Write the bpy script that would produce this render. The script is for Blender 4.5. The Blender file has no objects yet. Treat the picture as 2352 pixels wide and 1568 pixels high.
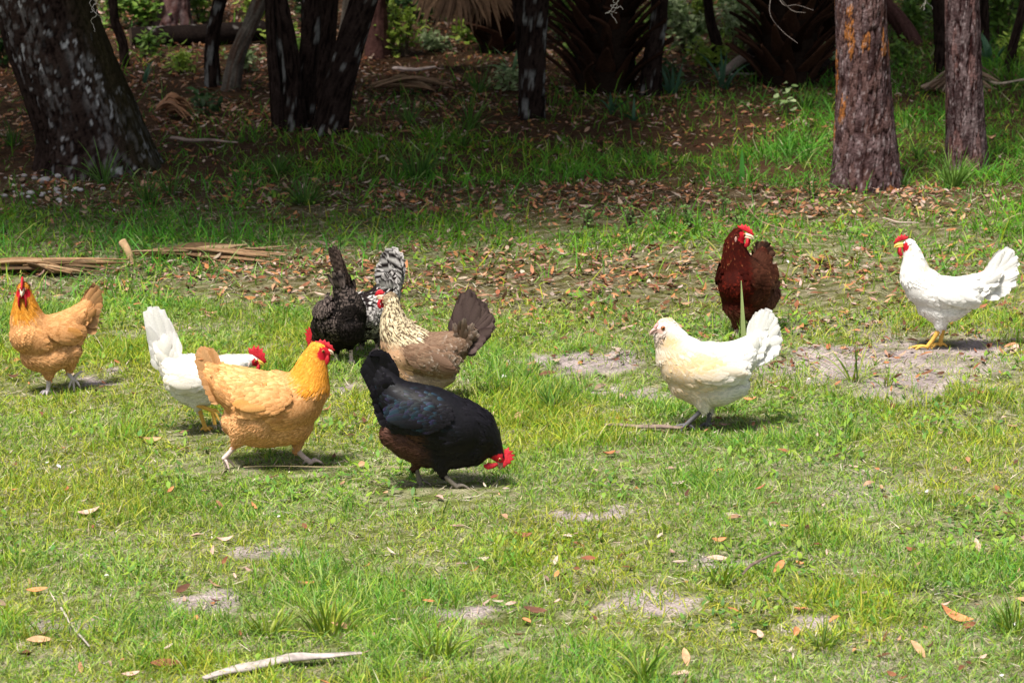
import bpy, math, random
import numpy as np
from mathutils import Vector, Matrix
from mathutils.bvhtree import BVHTree

SC = bpy.context.scene
C = SC.collection
R = np.random.default_rng(7)
random.seed(7)

# ------------------------------------------------------------------ camera
FPX, CX, CY, PITCH, CAMH = 8858.0, 1176.0, 784.0, math.radians(12.5), 3.2   # long lens, seen from a raised porch
SP, CP = math.sin(PITCH), math.cos(PITCH)
cam = bpy.data.cameras.new('camera'); camo = bpy.data.objects.new('camera', cam); C.objects.link(camo)
cam.sensor_width = 36.0; cam.lens = 36.0 * FPX / 2352.0
cam.clip_start = 0.5; cam.clip_end = 900
camo.location = (0, 0, CAMH); camo.rotation_euler = (math.radians(90) - PITCH, 0, 0)
cam.dof.use_dof = True; cam.dof.focus_distance = 13.4; cam.dof.aperture_fstop = 9.0
SC.camera = camo
# ------------------------------------------------------------------ light
W = bpy.data.worlds.new('World'); SC.world = W; W.use_nodes = True
nt = W.node_tree; bg = nt.nodes['Background']
sky = nt.nodes.new('ShaderNodeTexSky'); sky.sky_type = 'NISHITA'; sky.sun_disc = False
SUN_EL, SUN_AZ = math.radians(66), math.radians(212)
sky.sun_elevation = SUN_EL; sky.sun_rotation = SUN_AZ; sky.dust_density = 3.0; sky.air_density = 1.0
hz_ = nt.nodes.new('ShaderNodeHueSaturation'); hz_.inputs['Saturation'].default_value = .45      # hazy bright sky
nt.links.new(sky.outputs[0], hz_.inputs['Color']); nt.links.new(hz_.outputs[0], bg.inputs[0]); bg.inputs[1].default_value = 0.066
sl = bpy.data.lights.new('sun', 'SUN'); slo = bpy.data.objects.new('sun', sl); C.objects.link(slo)
sl.energy = 3.6; sl.angle = math.radians(11); sl.color = (1.0, 0.95, 0.86)
sd = Vector((math.sin(SUN_AZ) * math.cos(SUN_EL), math.cos(SUN_AZ) * math.cos(SUN_EL), math.sin(SUN_EL)))
slo.rotation_euler = sd.to_track_quat('Z', 'Y').to_euler(); slo.location = (0, 0, 30)
SC.view_settings.view_transform = 'Standard'; SC.view_settings.look = 'None'
SC.view_settings.exposure = 1.17; SC.view_settings.gamma = 1.0
SC.cycles.max_bounces = 6; SC.cycles.diffuse_bounces = 3; SC.cycles.transmission_bounces = 3; SC.cycles.transparent_max_bounces = 4

# ------------------------------------------------------------------ helpers
def ray(px, py):
    r = (px - CX) / FPX; u = (CY - py) / FPX
    return r, CP + u * SP, -SP + u * CP
def P(px, py):                       # photo point (2352 wide) on the ground
    r, y, z = ray(px, py); t = -CAMH / z
    return Vector((r * t, y * t, 0)), t
def at(px, py, Y):                   # photo point on the upright plane at distance Y
    r, y, z = ray(px, py); t = Y / y
    return Vector((r * t, Y, CAMH + z * t))
def to_px(x, y, z=0.0):
    dz = z - CAMH
    dep = y * CP - dz * SP
    up = y * SP + dz * CP
    return CX + FPX * x / dep, CY - FPX * up / dep

def _hash(i, j, k, seed):
    h = (i * 374761393 + j * 668265263 + k * 2147483647 + seed * 1274126177) & 0xffffffff
    h = ((h ^ (h >> 13)) * 1274126177) & 0xffffffff
    h = ((h ^ (h >> 16)) * 2246822519) & 0xffffffff
    return ((h ^ (h >> 15)) & 0xffffff) / float(0xffffff)
def vnoise(p, seed=0):
    p = np.asarray(p, float)
    if p.shape[1] == 2: p = np.c_[p, np.zeros(len(p))]
    i = np.floor(p).astype(np.int64); f = p - i; f = f * f * (3 - 2 * f)
    out = 0
    for a in (0, 1):
        for b in (0, 1):
            for c in (0, 1):
                w = (f[:, 0] if a else 1 - f[:, 0]) * (f[:, 1] if b else 1 - f[:, 1]) * (f[:, 2] if c else 1 - f[:, 2])
                out = out + w * _hash(i[:, 0] + a, i[:, 1] + b, i[:, 2] + c, seed)
    return out
def fbm(p, seed=0, oct=4):
    p = np.asarray(p, float); s = 0; a = .5; tot = 0
    for o in range(oct):
        s = s + a * vnoise(p * (2 ** o) + 17.3 * o, seed + o); tot += a; a *= .5
    return s / tot
def norm(v): return v / np.maximum(np.linalg.norm(v, axis=-1, keepdims=True), 1e-9)
def sstep(a, b, x):
    t = np.clip((x - a) / (b - a), 0, 1); return t * t * (3 - 2 * t)
def mix(a, b, t): return a + (b - a) * t

def mesh(name, V, quads=None, tris=None, mat=None, parent=None, col=None, smooth=True, mats=None, mi=None):
    V = np.ascontiguousarray(V, np.float32)
    quads = np.zeros((0, 4), np.int32) if quads is None else np.asarray(quads, np.int32)
    tris = np.zeros((0, 3), np.int32) if tris is None else np.asarray(tris, np.int32)
    me = bpy.data.meshes.new(name)
    me.vertices.add(len(V)); me.vertices.foreach_set('co', V.ravel())
    nl = quads.size + tris.size
    me.loops.add(nl); me.loops.foreach_set('vertex_index', np.concatenate([quads.ravel(), tris.ravel()]).astype(np.int32))
    ls = np.concatenate([np.arange(len(quads)) * 4, quads.size + np.arange(len(tris)) * 3]).astype(np.int32)
    me.polygons.add(len(ls)); me.polygons.foreach_set('loop_start', ls)
    if smooth: me.polygons.foreach_set('use_smooth', np.ones(len(ls), bool))
    for m in (mats or ([mat] if mat else [])): me.materials.append(m)
    if mi is not None: me.polygons.foreach_set('material_index', np.asarray(mi, np.int32))
    if col is not None:
        c = np.ones((len(V), 4), np.float32); c[:, :3] = np.clip(col, 0, 1)
        at_ = me.color_attributes.new('Col', 'FLOAT_COLOR', 'POINT'); at_.data.foreach_set('color', c.ravel())
    me.update(calc_edges=True)
    o = bpy.data.objects.new(name, me); C.objects.link(o)
    if parent is not None: o.parent = parent
    return o
class MB:                            # collects pieces of one mesh
    def __init__(s): s.V = []; s.Q = []; s.T = []; s.C = []; s.n = 0; s.qm = []; s.tm = []
    def add(s, V, Q=None, T=None, col=(.5, .5, .5), m=0):
        V = np.asarray(V, float); s.V.append(V)
        col = np.asarray(col, float)
        s.C.append(np.broadcast_to(col, (len(V), 3)).copy())
        if Q is not None and len(Q): s.Q.append(np.asarray(Q) + s.n); s.qm.append(np.full(len(Q), m))
        if T is not None and len(T): s.T.append(np.asarray(T) + s.n); s.tm.append(np.full(len(T), m))
        s.n += len(V)
    def build(s, name, mat, parent=None, org=None, smooth=True):
        V = np.concatenate(s.V); col = np.concatenate(s.C)
        if org is not None: V = V - np.asarray(org)
        Q = np.concatenate(s.Q) if s.Q else None; T = np.concatenate(s.T) if s.T else None
        ms = mat if isinstance(mat, list) else [mat]
        mi = np.concatenate(s.qm + s.tm) if len(ms) > 1 else None
        return mesh(name, V, Q, T, None, parent, col, smooth, ms, mi)
def tag(o, label=None, cat=None, group=None, kind=None):
    if label: o['label'] = label
    if cat: o['category'] = cat
    if group: o['group'] = group
    if kind: o['kind'] = kind
    return o
def thing(name, loc, label, cat, group=None):
    o = bpy.data.objects.new(name, None); C.objects.link(o); o.location = loc; o.empty_display_size = .1
    return tag(o, label, cat, group)

def grid_quads(nr, nc, n=1, closed=False):
    """quads for n strips of nr rows x nc columns"""
    r = np.arange(nr - 1)[:, None]; cc = np.arange(nc if closed else nc - 1)[None, :]
    c2 = (cc + 1) % nc
    q = np.stack([r * nc + cc, r * nc + c2, (r + 1) * nc + c2, (r + 1) * nc + cc], -1).reshape(-1, 4)
    return (q[None] + (np.arange(n) * nr * nc)[:, None, None]).reshape(-1, 4)
def catmull(P_, n):
    P_ = np.asarray(P_, float); k = len(P_)
    if k == 2: t = np.linspace(0, 1, n)[:, None]; return P_[0] * (1 - t) + P_[1] * t
    E = np.vstack([2 * P_[0] - P_[1], P_, 2 * P_[-1] - P_[-2]])
    u = np.linspace(0, k - 1 - 1e-6, n); i = u.astype(int); f = (u - i)[:, None]
    a, b, c, d = E[i], E[i + 1], E[i + 2], E[i + 3]
    return .5 * (2 * b + (c - a) * f + (2 * a - 5 * b + 4 * c - d) * f ** 2 + (-a + 3 * b - 3 * c + d) * f ** 3)
def loft(path, rn, rl, side, seg=20, cap=True):
    """tube along path; rl = radius along `side`, rn = radius across it; rounded ends"""
    path = np.asarray(path, float); n = len(path)
    rn = np.broadcast_to(np.asarray(rn, float), n).copy(); rl = np.broadcast_to(np.asarray(rl, float), n).copy()
    t = norm(np.gradient(path, axis=0))
    if cap:
        k = np.array([.35, .75, .95])
        a0 = [path[0] - t[0] * rn[0] * x for x in (.92, .65, .3)]; a1 = [path[-1] + t[-1] * rn[-1] * x for x in (.3, .65, .92)]
        path = np.vstack([a0, path, a1]); t = np.vstack([t[:1]] * 3 + [t] + [t[-1:]] * 3)
        rn = np.r_[rn[0] * k, rn, rn[-1] * k[::-1]]; rl = np.r_[rl[0] * k, rl, rl[-1] * k[::-1]]; n += 6
    side = np.broadcast_to(np.asarray(side, float), path.shape)
    s = norm(side - t * np.sum(side * t, -1, keepdims=True)); u = np.cross(t, s)
    th = np.linspace(0, 2 * np.pi, seg, endpoint=False)
    V = path[:, None] + s[:, None] * (np.cos(th)[None, :, None] * rl[:, None, None]) + u[:, None] * (np.sin(th)[None, :, None] * rn[:, None, None])
    Q = grid_quads(n, seg, 1, True)
    V = V.reshape(-1, 3); nv = len(V)
    V = np.vstack([V, path[:1], path[-1:]])
    j = np.arange(seg); T = np.vstack([np.c_[np.full(seg, nv), (j + 1) % seg, j], np.c_[np.full(seg, nv + 1), nv - seg + j, nv - seg + (j + 1) % seg]])
    return V, Q, T

# ------------------------------------------------------------------ materials
def mat_attr(name, rough=.8, spec=.3, nscale=30, namt=.25, bump=0., bscale=60, transl=0., bdist=.004, sheen=0.):
    m = bpy.data.materials.new(name); m.use_nodes = True; n = m.node_tree; L = n.links.new
    b = n.nodes['Principled BSDF']; out = n.nodes['Material Output']
    a = n.nodes.new('ShaderNodeVertexColor'); a.layer_name = 'Col'
    tc = n.nodes.new('ShaderNodeTexCoord'); no = n.nodes.new('ShaderNodeTexNoise')
    no.inputs['Scale'].default_value = nscale; no.inputs['Detail'].default_value = 4
    L(tc.outputs['Object'], no.inputs['Vector'])
    mr = n.nodes.new('ShaderNodeMapRange'); mr.inputs[1].default_value = .25; mr.inputs[2].default_value = .75
    mr.inputs[3].default_value = 1 - namt; mr.inputs[4].default_value = 1 + namt
    L(no.outputs['Fac'], mr.inputs[0])
    mx = n.nodes.new('ShaderNodeVectorMath'); mx.operation = 'SCALE'
    L(a.outputs['Color'], mx.inputs[0]); L(mr.outputs[0], mx.inputs['Scale'])
    L(mx.outputs[0], b.inputs['Base Color'])
    b.inputs['Roughness'].default_value = rough; b.inputs['Specular IOR Level'].default_value = spec
    if sheen: b.inputs['Sheen Weight'].default_value = sheen
    if bump:
        n2 = n.nodes.new('ShaderNodeTexNoise'); n2.inputs['Scale'].default_value = bscale; n2.inputs['Detail'].default_value = 6
        L(tc.outputs['Object'], n2.inputs['Vector'])
        bp = n.nodes.new('ShaderNodeBump'); bp.inputs['Strength'].default_value = bump; bp.inputs['Distance'].default_value = bdist
        L(n2.outputs['Fac'], bp.inputs['Height']); L(bp.outputs[0], b.inputs['Normal'])
    if transl:
        tr = n.nodes.new('ShaderNodeBsdfTranslucent'); L(mx.outputs[0], tr.inputs[0])
        ms = n.nodes.new('ShaderNodeMixShader'); ms.inputs[0].default_value = transl
        L(b.outputs[0], ms.inputs[1]); L(tr.outputs[0], ms.inputs[2]); L(ms.outputs[0], out.inputs[0])
    return m
M_SOIL = mat_attr('soil', .95, .05, 110, .6, 1., 160, bdist=.008)
M_GRASS = mat_attr('grass_blades', .55, .25, 3, .2, transl=.3)
M_LEAF = mat_attr('tree_leaves', .5, .3, 4, .25, transl=.3)
M_LITTER = mat_attr('dead_leaves', .8, .2, 60, .3)
M_PLUME = mat_attr('plumage', .8, .08, 230, .16, .12, 420, bdist=.0015)
M_WHITE = mat_attr('white_plumage', .8, .08, 200, .09, .3, 420, transl=.12, bdist=.002)
M_BLACK = mat_attr('glossy_black_plumage', .5, .16, 90, .2)
M_SKIN = mat_attr('comb_skin', .55, .3, 260, .38, .6, 380, bdist=.003)
M_HORN = mat_attr('horn', .4, .4, 200, .12)
M_SHANK = mat_attr('scaly_shanks', .6, .3, 240, .2, .5, 320, bdist=.002)
M_EYE = mat_attr('eye', .1, .6, 10, .02)
M_BARK = mat_attr('bark', .95, .02, 70, .3, .8, 90, bdist=.008)
M_WOOD = mat_attr('weathered_wood', .85, .15, 60, .25, .5, 80)
M_MOSS = mat_attr('spanish_moss', .9, .1, 40, .15)

# ------------------------------------------------------------------ lie of the land
def ground_z(x, y):
    x = np.asarray(x, float); y = np.asarray(y, float)
    p = np.c_[x.ravel(), y.ravel()]
    z = (fbm(p * 1.1, 3, 3) - .5) * .05 + (fbm(p * 6, 9, 3) - .5) * .018
    return z.reshape(x.shape) - .006
GX = np.array([-300, 0, 400, 800, 1200, 1600, 2000, 2352, 2700.])
GY = np.array([-250, 0, 100, 180, 240, 300, 350, 410, 440, 480, 520, 560, 610, 660, 720, 790, 850, 920, 1050, 1250, 1450, 1650.])
#            grass cover  0..9                  leaf litter 0..9            bare sand 0..9
GRASS = ["333333455", "222222466", "222223577", "222222588", "222333688", "222333699", "334699999", "335899999", "334553488",
         "665322467", "999998788", "999887667", "886544567", "876433566", "899765566", "899875344", "899865333", "998876555",
         "999888677", "988787777", "878877777", "889987788"]
LITTER = ["888876433", "888875322", "888875311", "888886321", "888876311", "888877311", "776322111", "885322111", "887799842",
          "555899853", "111112211", "111233321", "235887542", "256876532", "123454433", "011123333", "011112222", "011112222",
          "011112222", "111111222", "211112222", "211112222"]
SANDY = ["000000000", "000000000", "000000000", "000000000", "000000000", "000000000", "000000000", "000000000", "000000000",
         "000001111", "000001111", "000112222", "000122222", "001122333", "000223556", "001245777", "011366777", "111354655",
         "222344555", "333444544", "444444544", "444444544"]
def _g(rows): return np.array([[int(c) for c in r] for r in rows], float) / 9
GRASS, LITTER, SANDY = _g(GRASS), _g(LITTER), _g(SANDY)
def look(tab, px, py):
    i = np.clip(np.searchsorted(GX, px) - 1, 0, len(GX) - 2); j = np.clip(np.searchsorted(GY, py) - 1, 0, len(GY) - 2)
    a = np.clip((px - GX[i]) / (GX[i + 1] - GX[i]), 0, 1); b = np.clip((py - GY[j]) / (GY[j + 1] - GY[j]), 0, 1)
    return (tab[j, i] * (1 - a) + tab[j, i + 1] * a) * (1 - b) + (tab[j + 1, i] * (1 - a) + tab[j + 1, i + 1] * a) * b
BARE = [(620, 1245, 130, 22), (430, 1385, 150, 30), (130, 1420, 140, 35), (1450, 1375, 170, 34), (1880, 1420, 140, 28), (1300, 825, 170, 20),
        (1470, 890, 150, 20), (2150, 815, 230, 45), (1900, 830, 120, 40), (2120, 880, 170, 25), (780, 890, 60, 15), (240, 870, 80, 14), (1380, 1190, 130, 14),
        (1650, 1290, 120, 14), (1000, 1400, 120, 14)]
def bare(px, py):
    s = np.zeros_like(px)
    for cx, cy, rx, ry in BARE:
        s = np.maximum(s, (1 - sstep(.35, 1.25, np.hypot((px - cx) / rx, (py - cy) / ry))) * (.64 if cy > 1000 else 1))
    return s
def cover(x, y):
    px, py = to_px(x, y)
    p = np.c_[x, y]
    n1 = fbm(p * 2.2, 21, 4); n2 = fbm(p * 5.5, 31, 3)
    n3 = fbm(p * 14, 41, 3); b = bare(px + (n1 - .5) * 200, py + (n2 - .5) * 70); b = sstep(.25, .75, b * (.55 + .9 * n3))
    wy = (n1 - .5) * 50 + (n2 - .5) * 50; g = look(GRASS, px + (n1 - .5) * 300, py + wy); l = look(LITTER, px + (n1 - .5) * 300, py + wy); s = look(SANDY, px, py)
    g = g * mix(.45, 1.3, sstep(.3, .62, n1 * .5 + n2 * .5)) * (1 - .84 * b)
    return g, l, np.clip(s * .8 + b, 0, 1), b, n1, n2, px, py

# the ground: one sheet, fine where it is seen, reaching far beyond the trees
xs = np.r_[-300, -150, -70, -30, -15, -9, np.linspace(-5.5, 5.5, 330), 9, 15, 30, 70, 150, 300]
ys = np.r_[-200, -80, -30, -5, 4, 7, np.linspace(9, 27, 520), 30, 36, 50, 90, 180, 400]
XX, YY = np.meshgrid(xs, ys); gx, gy = XX.ravel(), YY.ravel()
gz = ground_z(gx, gy)
g_, l_, s_, b_, n1_, n2_, px_, py_ = cover(gx, gy)
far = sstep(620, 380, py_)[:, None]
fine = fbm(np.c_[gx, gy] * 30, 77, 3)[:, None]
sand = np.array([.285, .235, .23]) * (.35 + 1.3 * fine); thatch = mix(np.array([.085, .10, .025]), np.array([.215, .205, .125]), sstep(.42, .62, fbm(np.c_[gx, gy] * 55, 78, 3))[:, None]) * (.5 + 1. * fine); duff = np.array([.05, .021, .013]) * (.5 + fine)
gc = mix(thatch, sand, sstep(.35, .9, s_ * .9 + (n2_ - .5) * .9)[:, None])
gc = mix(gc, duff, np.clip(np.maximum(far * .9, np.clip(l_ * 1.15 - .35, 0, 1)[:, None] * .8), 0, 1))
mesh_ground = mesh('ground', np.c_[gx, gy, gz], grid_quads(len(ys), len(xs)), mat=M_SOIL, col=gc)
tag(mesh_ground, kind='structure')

# ------------------------------------------------------------------ strips: blades and leaves
def blades(pos, L, Wd, az, lean, bend, twist, c0, c1, rows=4, prof=(.8, 1, .7, .08)):
    n = len(pos); v = np.linspace(0, 1, rows)[None, :]
    ang = lean[:, None] + bend[:, None] * v * .6
    h = np.stack([np.cos(az), np.sin(az), 0 * az], -1)
    wa = np.stack([np.cos(az + 1.57 + twist), np.sin(az + 1.57 + twist), .25 * np.sin(twist * 3)], -1)
    ctr = pos[:, None] + h[:, None] * (L[:, None] * v * np.sin(ang))[..., None]
    ctr[..., 2] += L[:, None] * v * np.cos(ang)
    wp = np.interp(np.linspace(0, 1, rows), np.linspace(0, 1, len(prof)), prof)
    off = wa[:, None] * (Wd[:, None] * wp[None] * .5)[..., None]
    V = np.stack([ctr - off, ctr + off], 2).reshape(-1, 3)
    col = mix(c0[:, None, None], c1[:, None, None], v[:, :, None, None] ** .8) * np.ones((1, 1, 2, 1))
    return V, grid_quads(rows, 2, n), col.reshape(-1, 3)
def leaves(pos, d, nrm, L, Wd, cup, curl, c, rows=5, prof=(.12, .75, 1, .72, .06)):
    n = len(pos); v = np.linspace(0, 1, rows); w = np.interp(v, np.linspace(0, 1, len(prof)), prof)
    s = norm(np.cross(nrm, d))
    ctr = pos[:, None] + d[:, None] * (L[:, None] * v[None])[..., None] + nrm[:, None] * (curl[:, None] * L[:, None] * ((v - .5) ** 2 * 2)[None])[..., None]
    u = np.array([-1, 0, 1.])
    V = ctr[:, :, None] + s[:, None, None] * (Wd[:, None] * w[None] * .5)[..., None, None] * u[None, None, :, None] + \
        nrm[:, None, None] * ((cup * Wd)[:, None] * w[None])[..., None, None] * np.abs(u)[None, None, :, None] * .5
    col = c[:, None, None] * (1 + .12 * (np.abs(u) - .5))[None, None, :, None] * np.ones((1, rows, 1, 1))
    return V.reshape(-1, 3), grid_quads(rows, 3, n), col.reshape(-1, 3)
def scatter(n, y0, y1, margin=.7):
    y = np.sqrt(R.uniform(y0 ** 2, y1 ** 2, n)); x = R.uniform(-1, 1, n) * (.1335 * y + margin)
    return x, y
def pick(pal, n, jit=.15):
    pal = np.array(pal); c = pal[R.integers(0, len(pal), n)]
    return c * R.uniform(1 - jit, 1 + jit, (n, 1)) * R.uniform(.93, 1.07, (n, 3))

G_LIT = [(.17, .275, .018), (.13, .245, .02), (.225, .30, .02), (.10, .21, .025), (.27, .325, .03), (.15, .25, .05), (.32, .36, .07), (.28, .33, .1)]
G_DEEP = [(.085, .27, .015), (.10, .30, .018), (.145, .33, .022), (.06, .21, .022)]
G_DRY = [(.50, .46, .26), (.42, .36, .2), (.34, .29, .15), (.5, .44, .28), (.3, .27, .12)]
FEET = np.array([tuple(P(a_, b_)[0])[:2] for a_, b_ in [(525, 1068), (730, 1062), (960, 1118), (1040, 1118), (1560, 985), (1625, 978), (2110, 788), (2165, 782), (110, 890), (165, 885), (470, 990)]])
def lawn(name, n, y0, y1, Lr, Wr, gmin, label):
    x, y = scatter(n, y0, y1)
    g, l, s, b, n1, n2, px, py = cover(x, y)
    ft = np.min(np.hypot(x[:, None] - FEET[None, :, 0], y[:, None] - FEET[None, :, 1]), 1)
    k = R.random(n) < np.clip(g ** np.where(py > 880, 1.0, 1.3) * 1.0 * (1 - .72 * np.clip(l * 1.25 - .15, 0, 1)), gmin, 1) * mix(.75, 1, sstep(.10, .3, ft))
    x, y, n1, n2, py, px, b, g = x[k], y[k], n1[k], n2[k], py[k], px[k], b[k], g[k]; ft = ft[k]; n = len(x)
    pos = np.c_[x, y, ground_z(x, y) - .003]
    clump = sstep(.45, .75, fbm(np.c_[x, y] * 3.1, 55, 3))
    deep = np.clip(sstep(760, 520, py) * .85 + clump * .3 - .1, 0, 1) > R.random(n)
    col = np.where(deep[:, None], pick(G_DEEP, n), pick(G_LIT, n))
    tone = sstep(.35, .65, fbm(np.c_[x, y] * 1.3, 66, 3))[:, None]
    col = col * mix(np.array([.88, 1.0, 1.1]), np.array([1.18, 1.03, .75]), tone)
    dry = R.random(n) < mix(.24, .10, clump) * np.where(py > 800, 1, .5)
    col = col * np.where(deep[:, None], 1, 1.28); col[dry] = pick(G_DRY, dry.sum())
    L = R.uniform(*Lr, n) * mix(.75, 1.45, clump) * R.choice([1, 1, 1, 1.7], n) * mix(.4, 1, sstep(.1, .32, ft)); Wd = R.uniform(*Wr, n)
    lean = np.abs(R.normal(.62, .42, n)) * mix(1.15, .8, clump); lean = np.clip(lean, 0, 1.45); lean[dry] = np.clip(lean[dry] + .6, 0, 1.5)
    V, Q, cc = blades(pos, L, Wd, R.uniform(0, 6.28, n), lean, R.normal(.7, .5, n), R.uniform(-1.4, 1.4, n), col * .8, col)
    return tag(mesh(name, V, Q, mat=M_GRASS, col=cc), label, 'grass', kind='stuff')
lawn('lawn_grass', 640000, 9.3, 15.2, (.015, .050), (.0018, .0042), .07, 'short sunlit yellow-green grass covering the open lawn around the hens')
lawn('shade_grass', 260000, 15.2, 27, (.035, .09), (.003, .0065), .02, 'deeper green grass in bands along the shaded edge of the wood')
# low broad-leaved weeds between the blades
x, y = scatter(44000, 9.4, 17.5); g, l, s, b, n1, n2, px, py = cover(x, y)
k = (R.random(len(x)) < sstep(.5, .72, fbm(np.c_[x, y] * 2.7, 91, 3)) * (1 - b) * .85) | ((np.hypot((px - 1500) / 230, (py - 548) / 28) < 1) & (R.random(len(x)) < .9))
x, y = x[k], y[k]; n = len(x); az = R.uniform(0, 6.28, n); up = R.uniform(.1, .8, n)
d = np.stack([np.cos(az) * np.cos(up), np.sin(az) * np.cos(up), np.sin(up)], -1)
nr = norm(np.stack([-np.cos(az) * np.sin(up), -np.sin(az) * np.sin(up), np.cos(up)], -1) + R.normal(0, .15, (n, 3))); nr = norm(nr - d * np.sum(nr * d, -1, keepdims=True))
V, Q, cc = leaves(np.c_[x, y, ground_z(x, y) + R.uniform(.002, .025, n)], d, nr, R.uniform(.014, .04, n), R.uniform(.008, .017, n), R.uniform(-.1, .3, n), R.normal(0, .2, n),
                  pick([(.17, .29, .03), (.12, .25, .035), (.22, .33, .035), (.09, .2, .04)], n))
tag(mesh('ground_weeds', V, Q, mat=M_GRASS, col=cc), 'low bright green broad-leaved weeds growing among the lawn grass', 'weeds', kind='stuff')
# leaf litter
LP = [(.36, .17, .09), (.42, .24, .15), (.28, .10, .05), (.17, .07, .035), (.45, .33, .27), (.30, .19, .15), (.10, .042, .022), (.40, .17, .07), (.13, .055, .03)]
x, y = scatter(135000, 9.4, 27, .9); g, l, s, b, n1, n2, px, py = cover(x, y)
k = R.random(len(x)) < np.clip(l ** 1.3 * mix(.3, 1.3, sstep(.35, .65, n2)) - .015, 0, 1) * np.where(py > 900, .3, 1) * np.where(py < 420, .75, 1); x, y = x[k], y[k]; n = len(x)
def lie(n, tilt=.3):
    az = R.uniform(0, 6.28, n); nr = norm(np.c_[R.normal(0, tilt, (n, 2)), np.ones(n)])
    d = np.c_[np.cos(az), np.sin(az), np.zeros(n)]; d = norm(d - nr * np.sum(d * nr, -1, keepdims=True)); return d, nr
d, nr = lie(n, .34)
V, Q, cc = leaves(np.c_[x, y, ground_z(x, y) + R.uniform(.004, .022, n)], d, nr, R.uniform(.018, .058, n), R.uniform(.008, .020, n), R.normal(.1, .3, n), R.normal(.05, .25, n), pick(LP, n, .25) * .8)
tag(mesh('leaf_litter', V, Q, mat=M_LITTER, col=cc), 'brown carpet of fallen oak leaves under and in front of the trees', 'fallen leaves', kind='stuff')
# crumbs of twig, straw and sand grains
x, y = scatter(30000, 9.4, 18); n = len(x)
V, Q, cc = blades(np.c_[x, y, ground_z(x, y) + .004], R.uniform(.01, .06, n), R.uniform(.0015, .004, n), R.uniform(0, 6.28, n), R.uniform(1.2, 1.57, n), R.uniform(-.1, .1, n), R.uniform(-1, 1, n),
                  pick([(.3, .24, .17), (.42, .36, .26), (.12, .08, .05), (.5, .46, .38)], n), pick([(.3, .24, .17), (.42, .36, .26)], n), 3)
tag(mesh('dry_straw', V, Q, mat=M_LITTER, col=cc), 'scattered dry straw and bits of twig lying through the lawn', 'straw', kind='stuff')
# ------------------------------------------------------------------ hens
def remesh(V, F, vox, smooth_it):
    me = bpy.data.meshes.new('tmp'); me.from_pydata([tuple(v) for v in V], [], [tuple(int(i) for i in f) for f in F]); me.update()
    o = bpy.data.objects.new('tmp', me); C.objects.link(o)
    md = o.modifiers.new('r', 'REMESH'); md.mode = 'VOXEL'; md.voxel_size = vox
    dg = bpy.context.evaluated_depsgraph_get(); dg.update()
    m2 = bpy.data.meshes.new_from_object(o.evaluated_get(dg))
    bpy.data.objects.remove(o); bpy.data.meshes.remove(me)
    n = len(m2.vertices); co = np.empty(n * 3); m2.vertices.foreach_get('co', co); co = co.reshape(-1, 3)
    e = np.empty(len(m2.edges) * 2, np.int32); m2.edges.foreach_get('vertices', e); e = e.reshape(-1, 2)
    q = np.empty(len(m2.loops), np.int32); m2.loops.foreach_get('vertex_index', q); q = q.reshape(-1, 4)
    bpy.data.meshes.remove(m2)
    deg = np.bincount(e.ravel(), minlength=n)[:, None]
    for it in range(smooth_it):
        s = np.zeros_like(co)
        for k in range(3):
            s[:, k] = np.bincount(e[:, 0], co[e[:, 1], k], n) + np.bincount(e[:, 1], co[e[:, 0], k], n)
        co = co * .4 + .6 * s / np.maximum(deg, 1)
    return co, q
def plumes(pos, d, nrm, L, Wd, lift, curl, prof, rows=5, camber=.18):
    """feathers: root at pos, lying along d, face to nrm. Returns verts, quads, v (0 root..1 tip), u (-1..1)"""
    n = len(pos); v = np.linspace(0, 1, rows); w = np.interp(v, np.linspace(0, 1, len(prof)), prof); u = np.array([-1, 0, 1.])
    s = norm(np.cross(nrm, d))
    h = lift[:, None] * np.sin(np.minimum(v * 1.9, 1.57))[None] - curl[:, None] * L[:, None] * (v ** 2)[None]
    ctr = pos[:, None] + d[:, None] * (L[:, None] * v[None])[..., None] + nrm[:, None] * h[..., None]
    V = ctr[:, :, None] + s[:, None, None] * (Wd[:, None] * w[None] * .5)[..., None, None] * u[None, None, :, None] \
        - nrm[:, None, None] * ((camber * Wd)[:, None] * w[None])[..., None, None] * (u ** 2)[None, None, :, None]
    vv = np.broadcast_to(v[None, :, None], (n, rows, 3)).ravel(); uu = np.broadcast_to(u[None, None, :], (n, rows, 3)).ravel()
    return V.reshape(-1, 3), grid_quads(rows, 3, n), vv, uu
PROF = dict(body=(.5, .85, 1, .95, .4), hackle=(.5, .95, .95, .75, .22), down=(.6, .9, .8, .5, .1), tail=(.5, .85, 1, .92, .38), wing=(.6, .9, 1, .9, .35))
#        feather length, width (m), coverage, lift, smoothness
KIND = dict(breast=(.019, .011, 6, .001, 'body'), head=(.011, .006, 5, .002, 'body'), neck=(.030, .011, 6, .0025, 'hackle'), torso=(.032, .020, 5, .0032, 'body'),
            belly=(.022, .010, 6, .0025, 'down'), thigh=(.018, .009, 6, .002, 'down'), beard=(.015, .005, 7, .006, 'down'), fluff=(.022, .008, 7, .004, 'down'))
RED = np.array((.44, .012, .022)); BEAKC = (.62, .47, .33)
COMB = [(-22, 12), (-27, 30), (-16, 27), (-12, 42), (-5, 32), (2, 47), (7, 34), (15, 44), (18, 30), (26, 33), (27, 20), (36, 10), (30, 2), (10, 8)]

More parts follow.
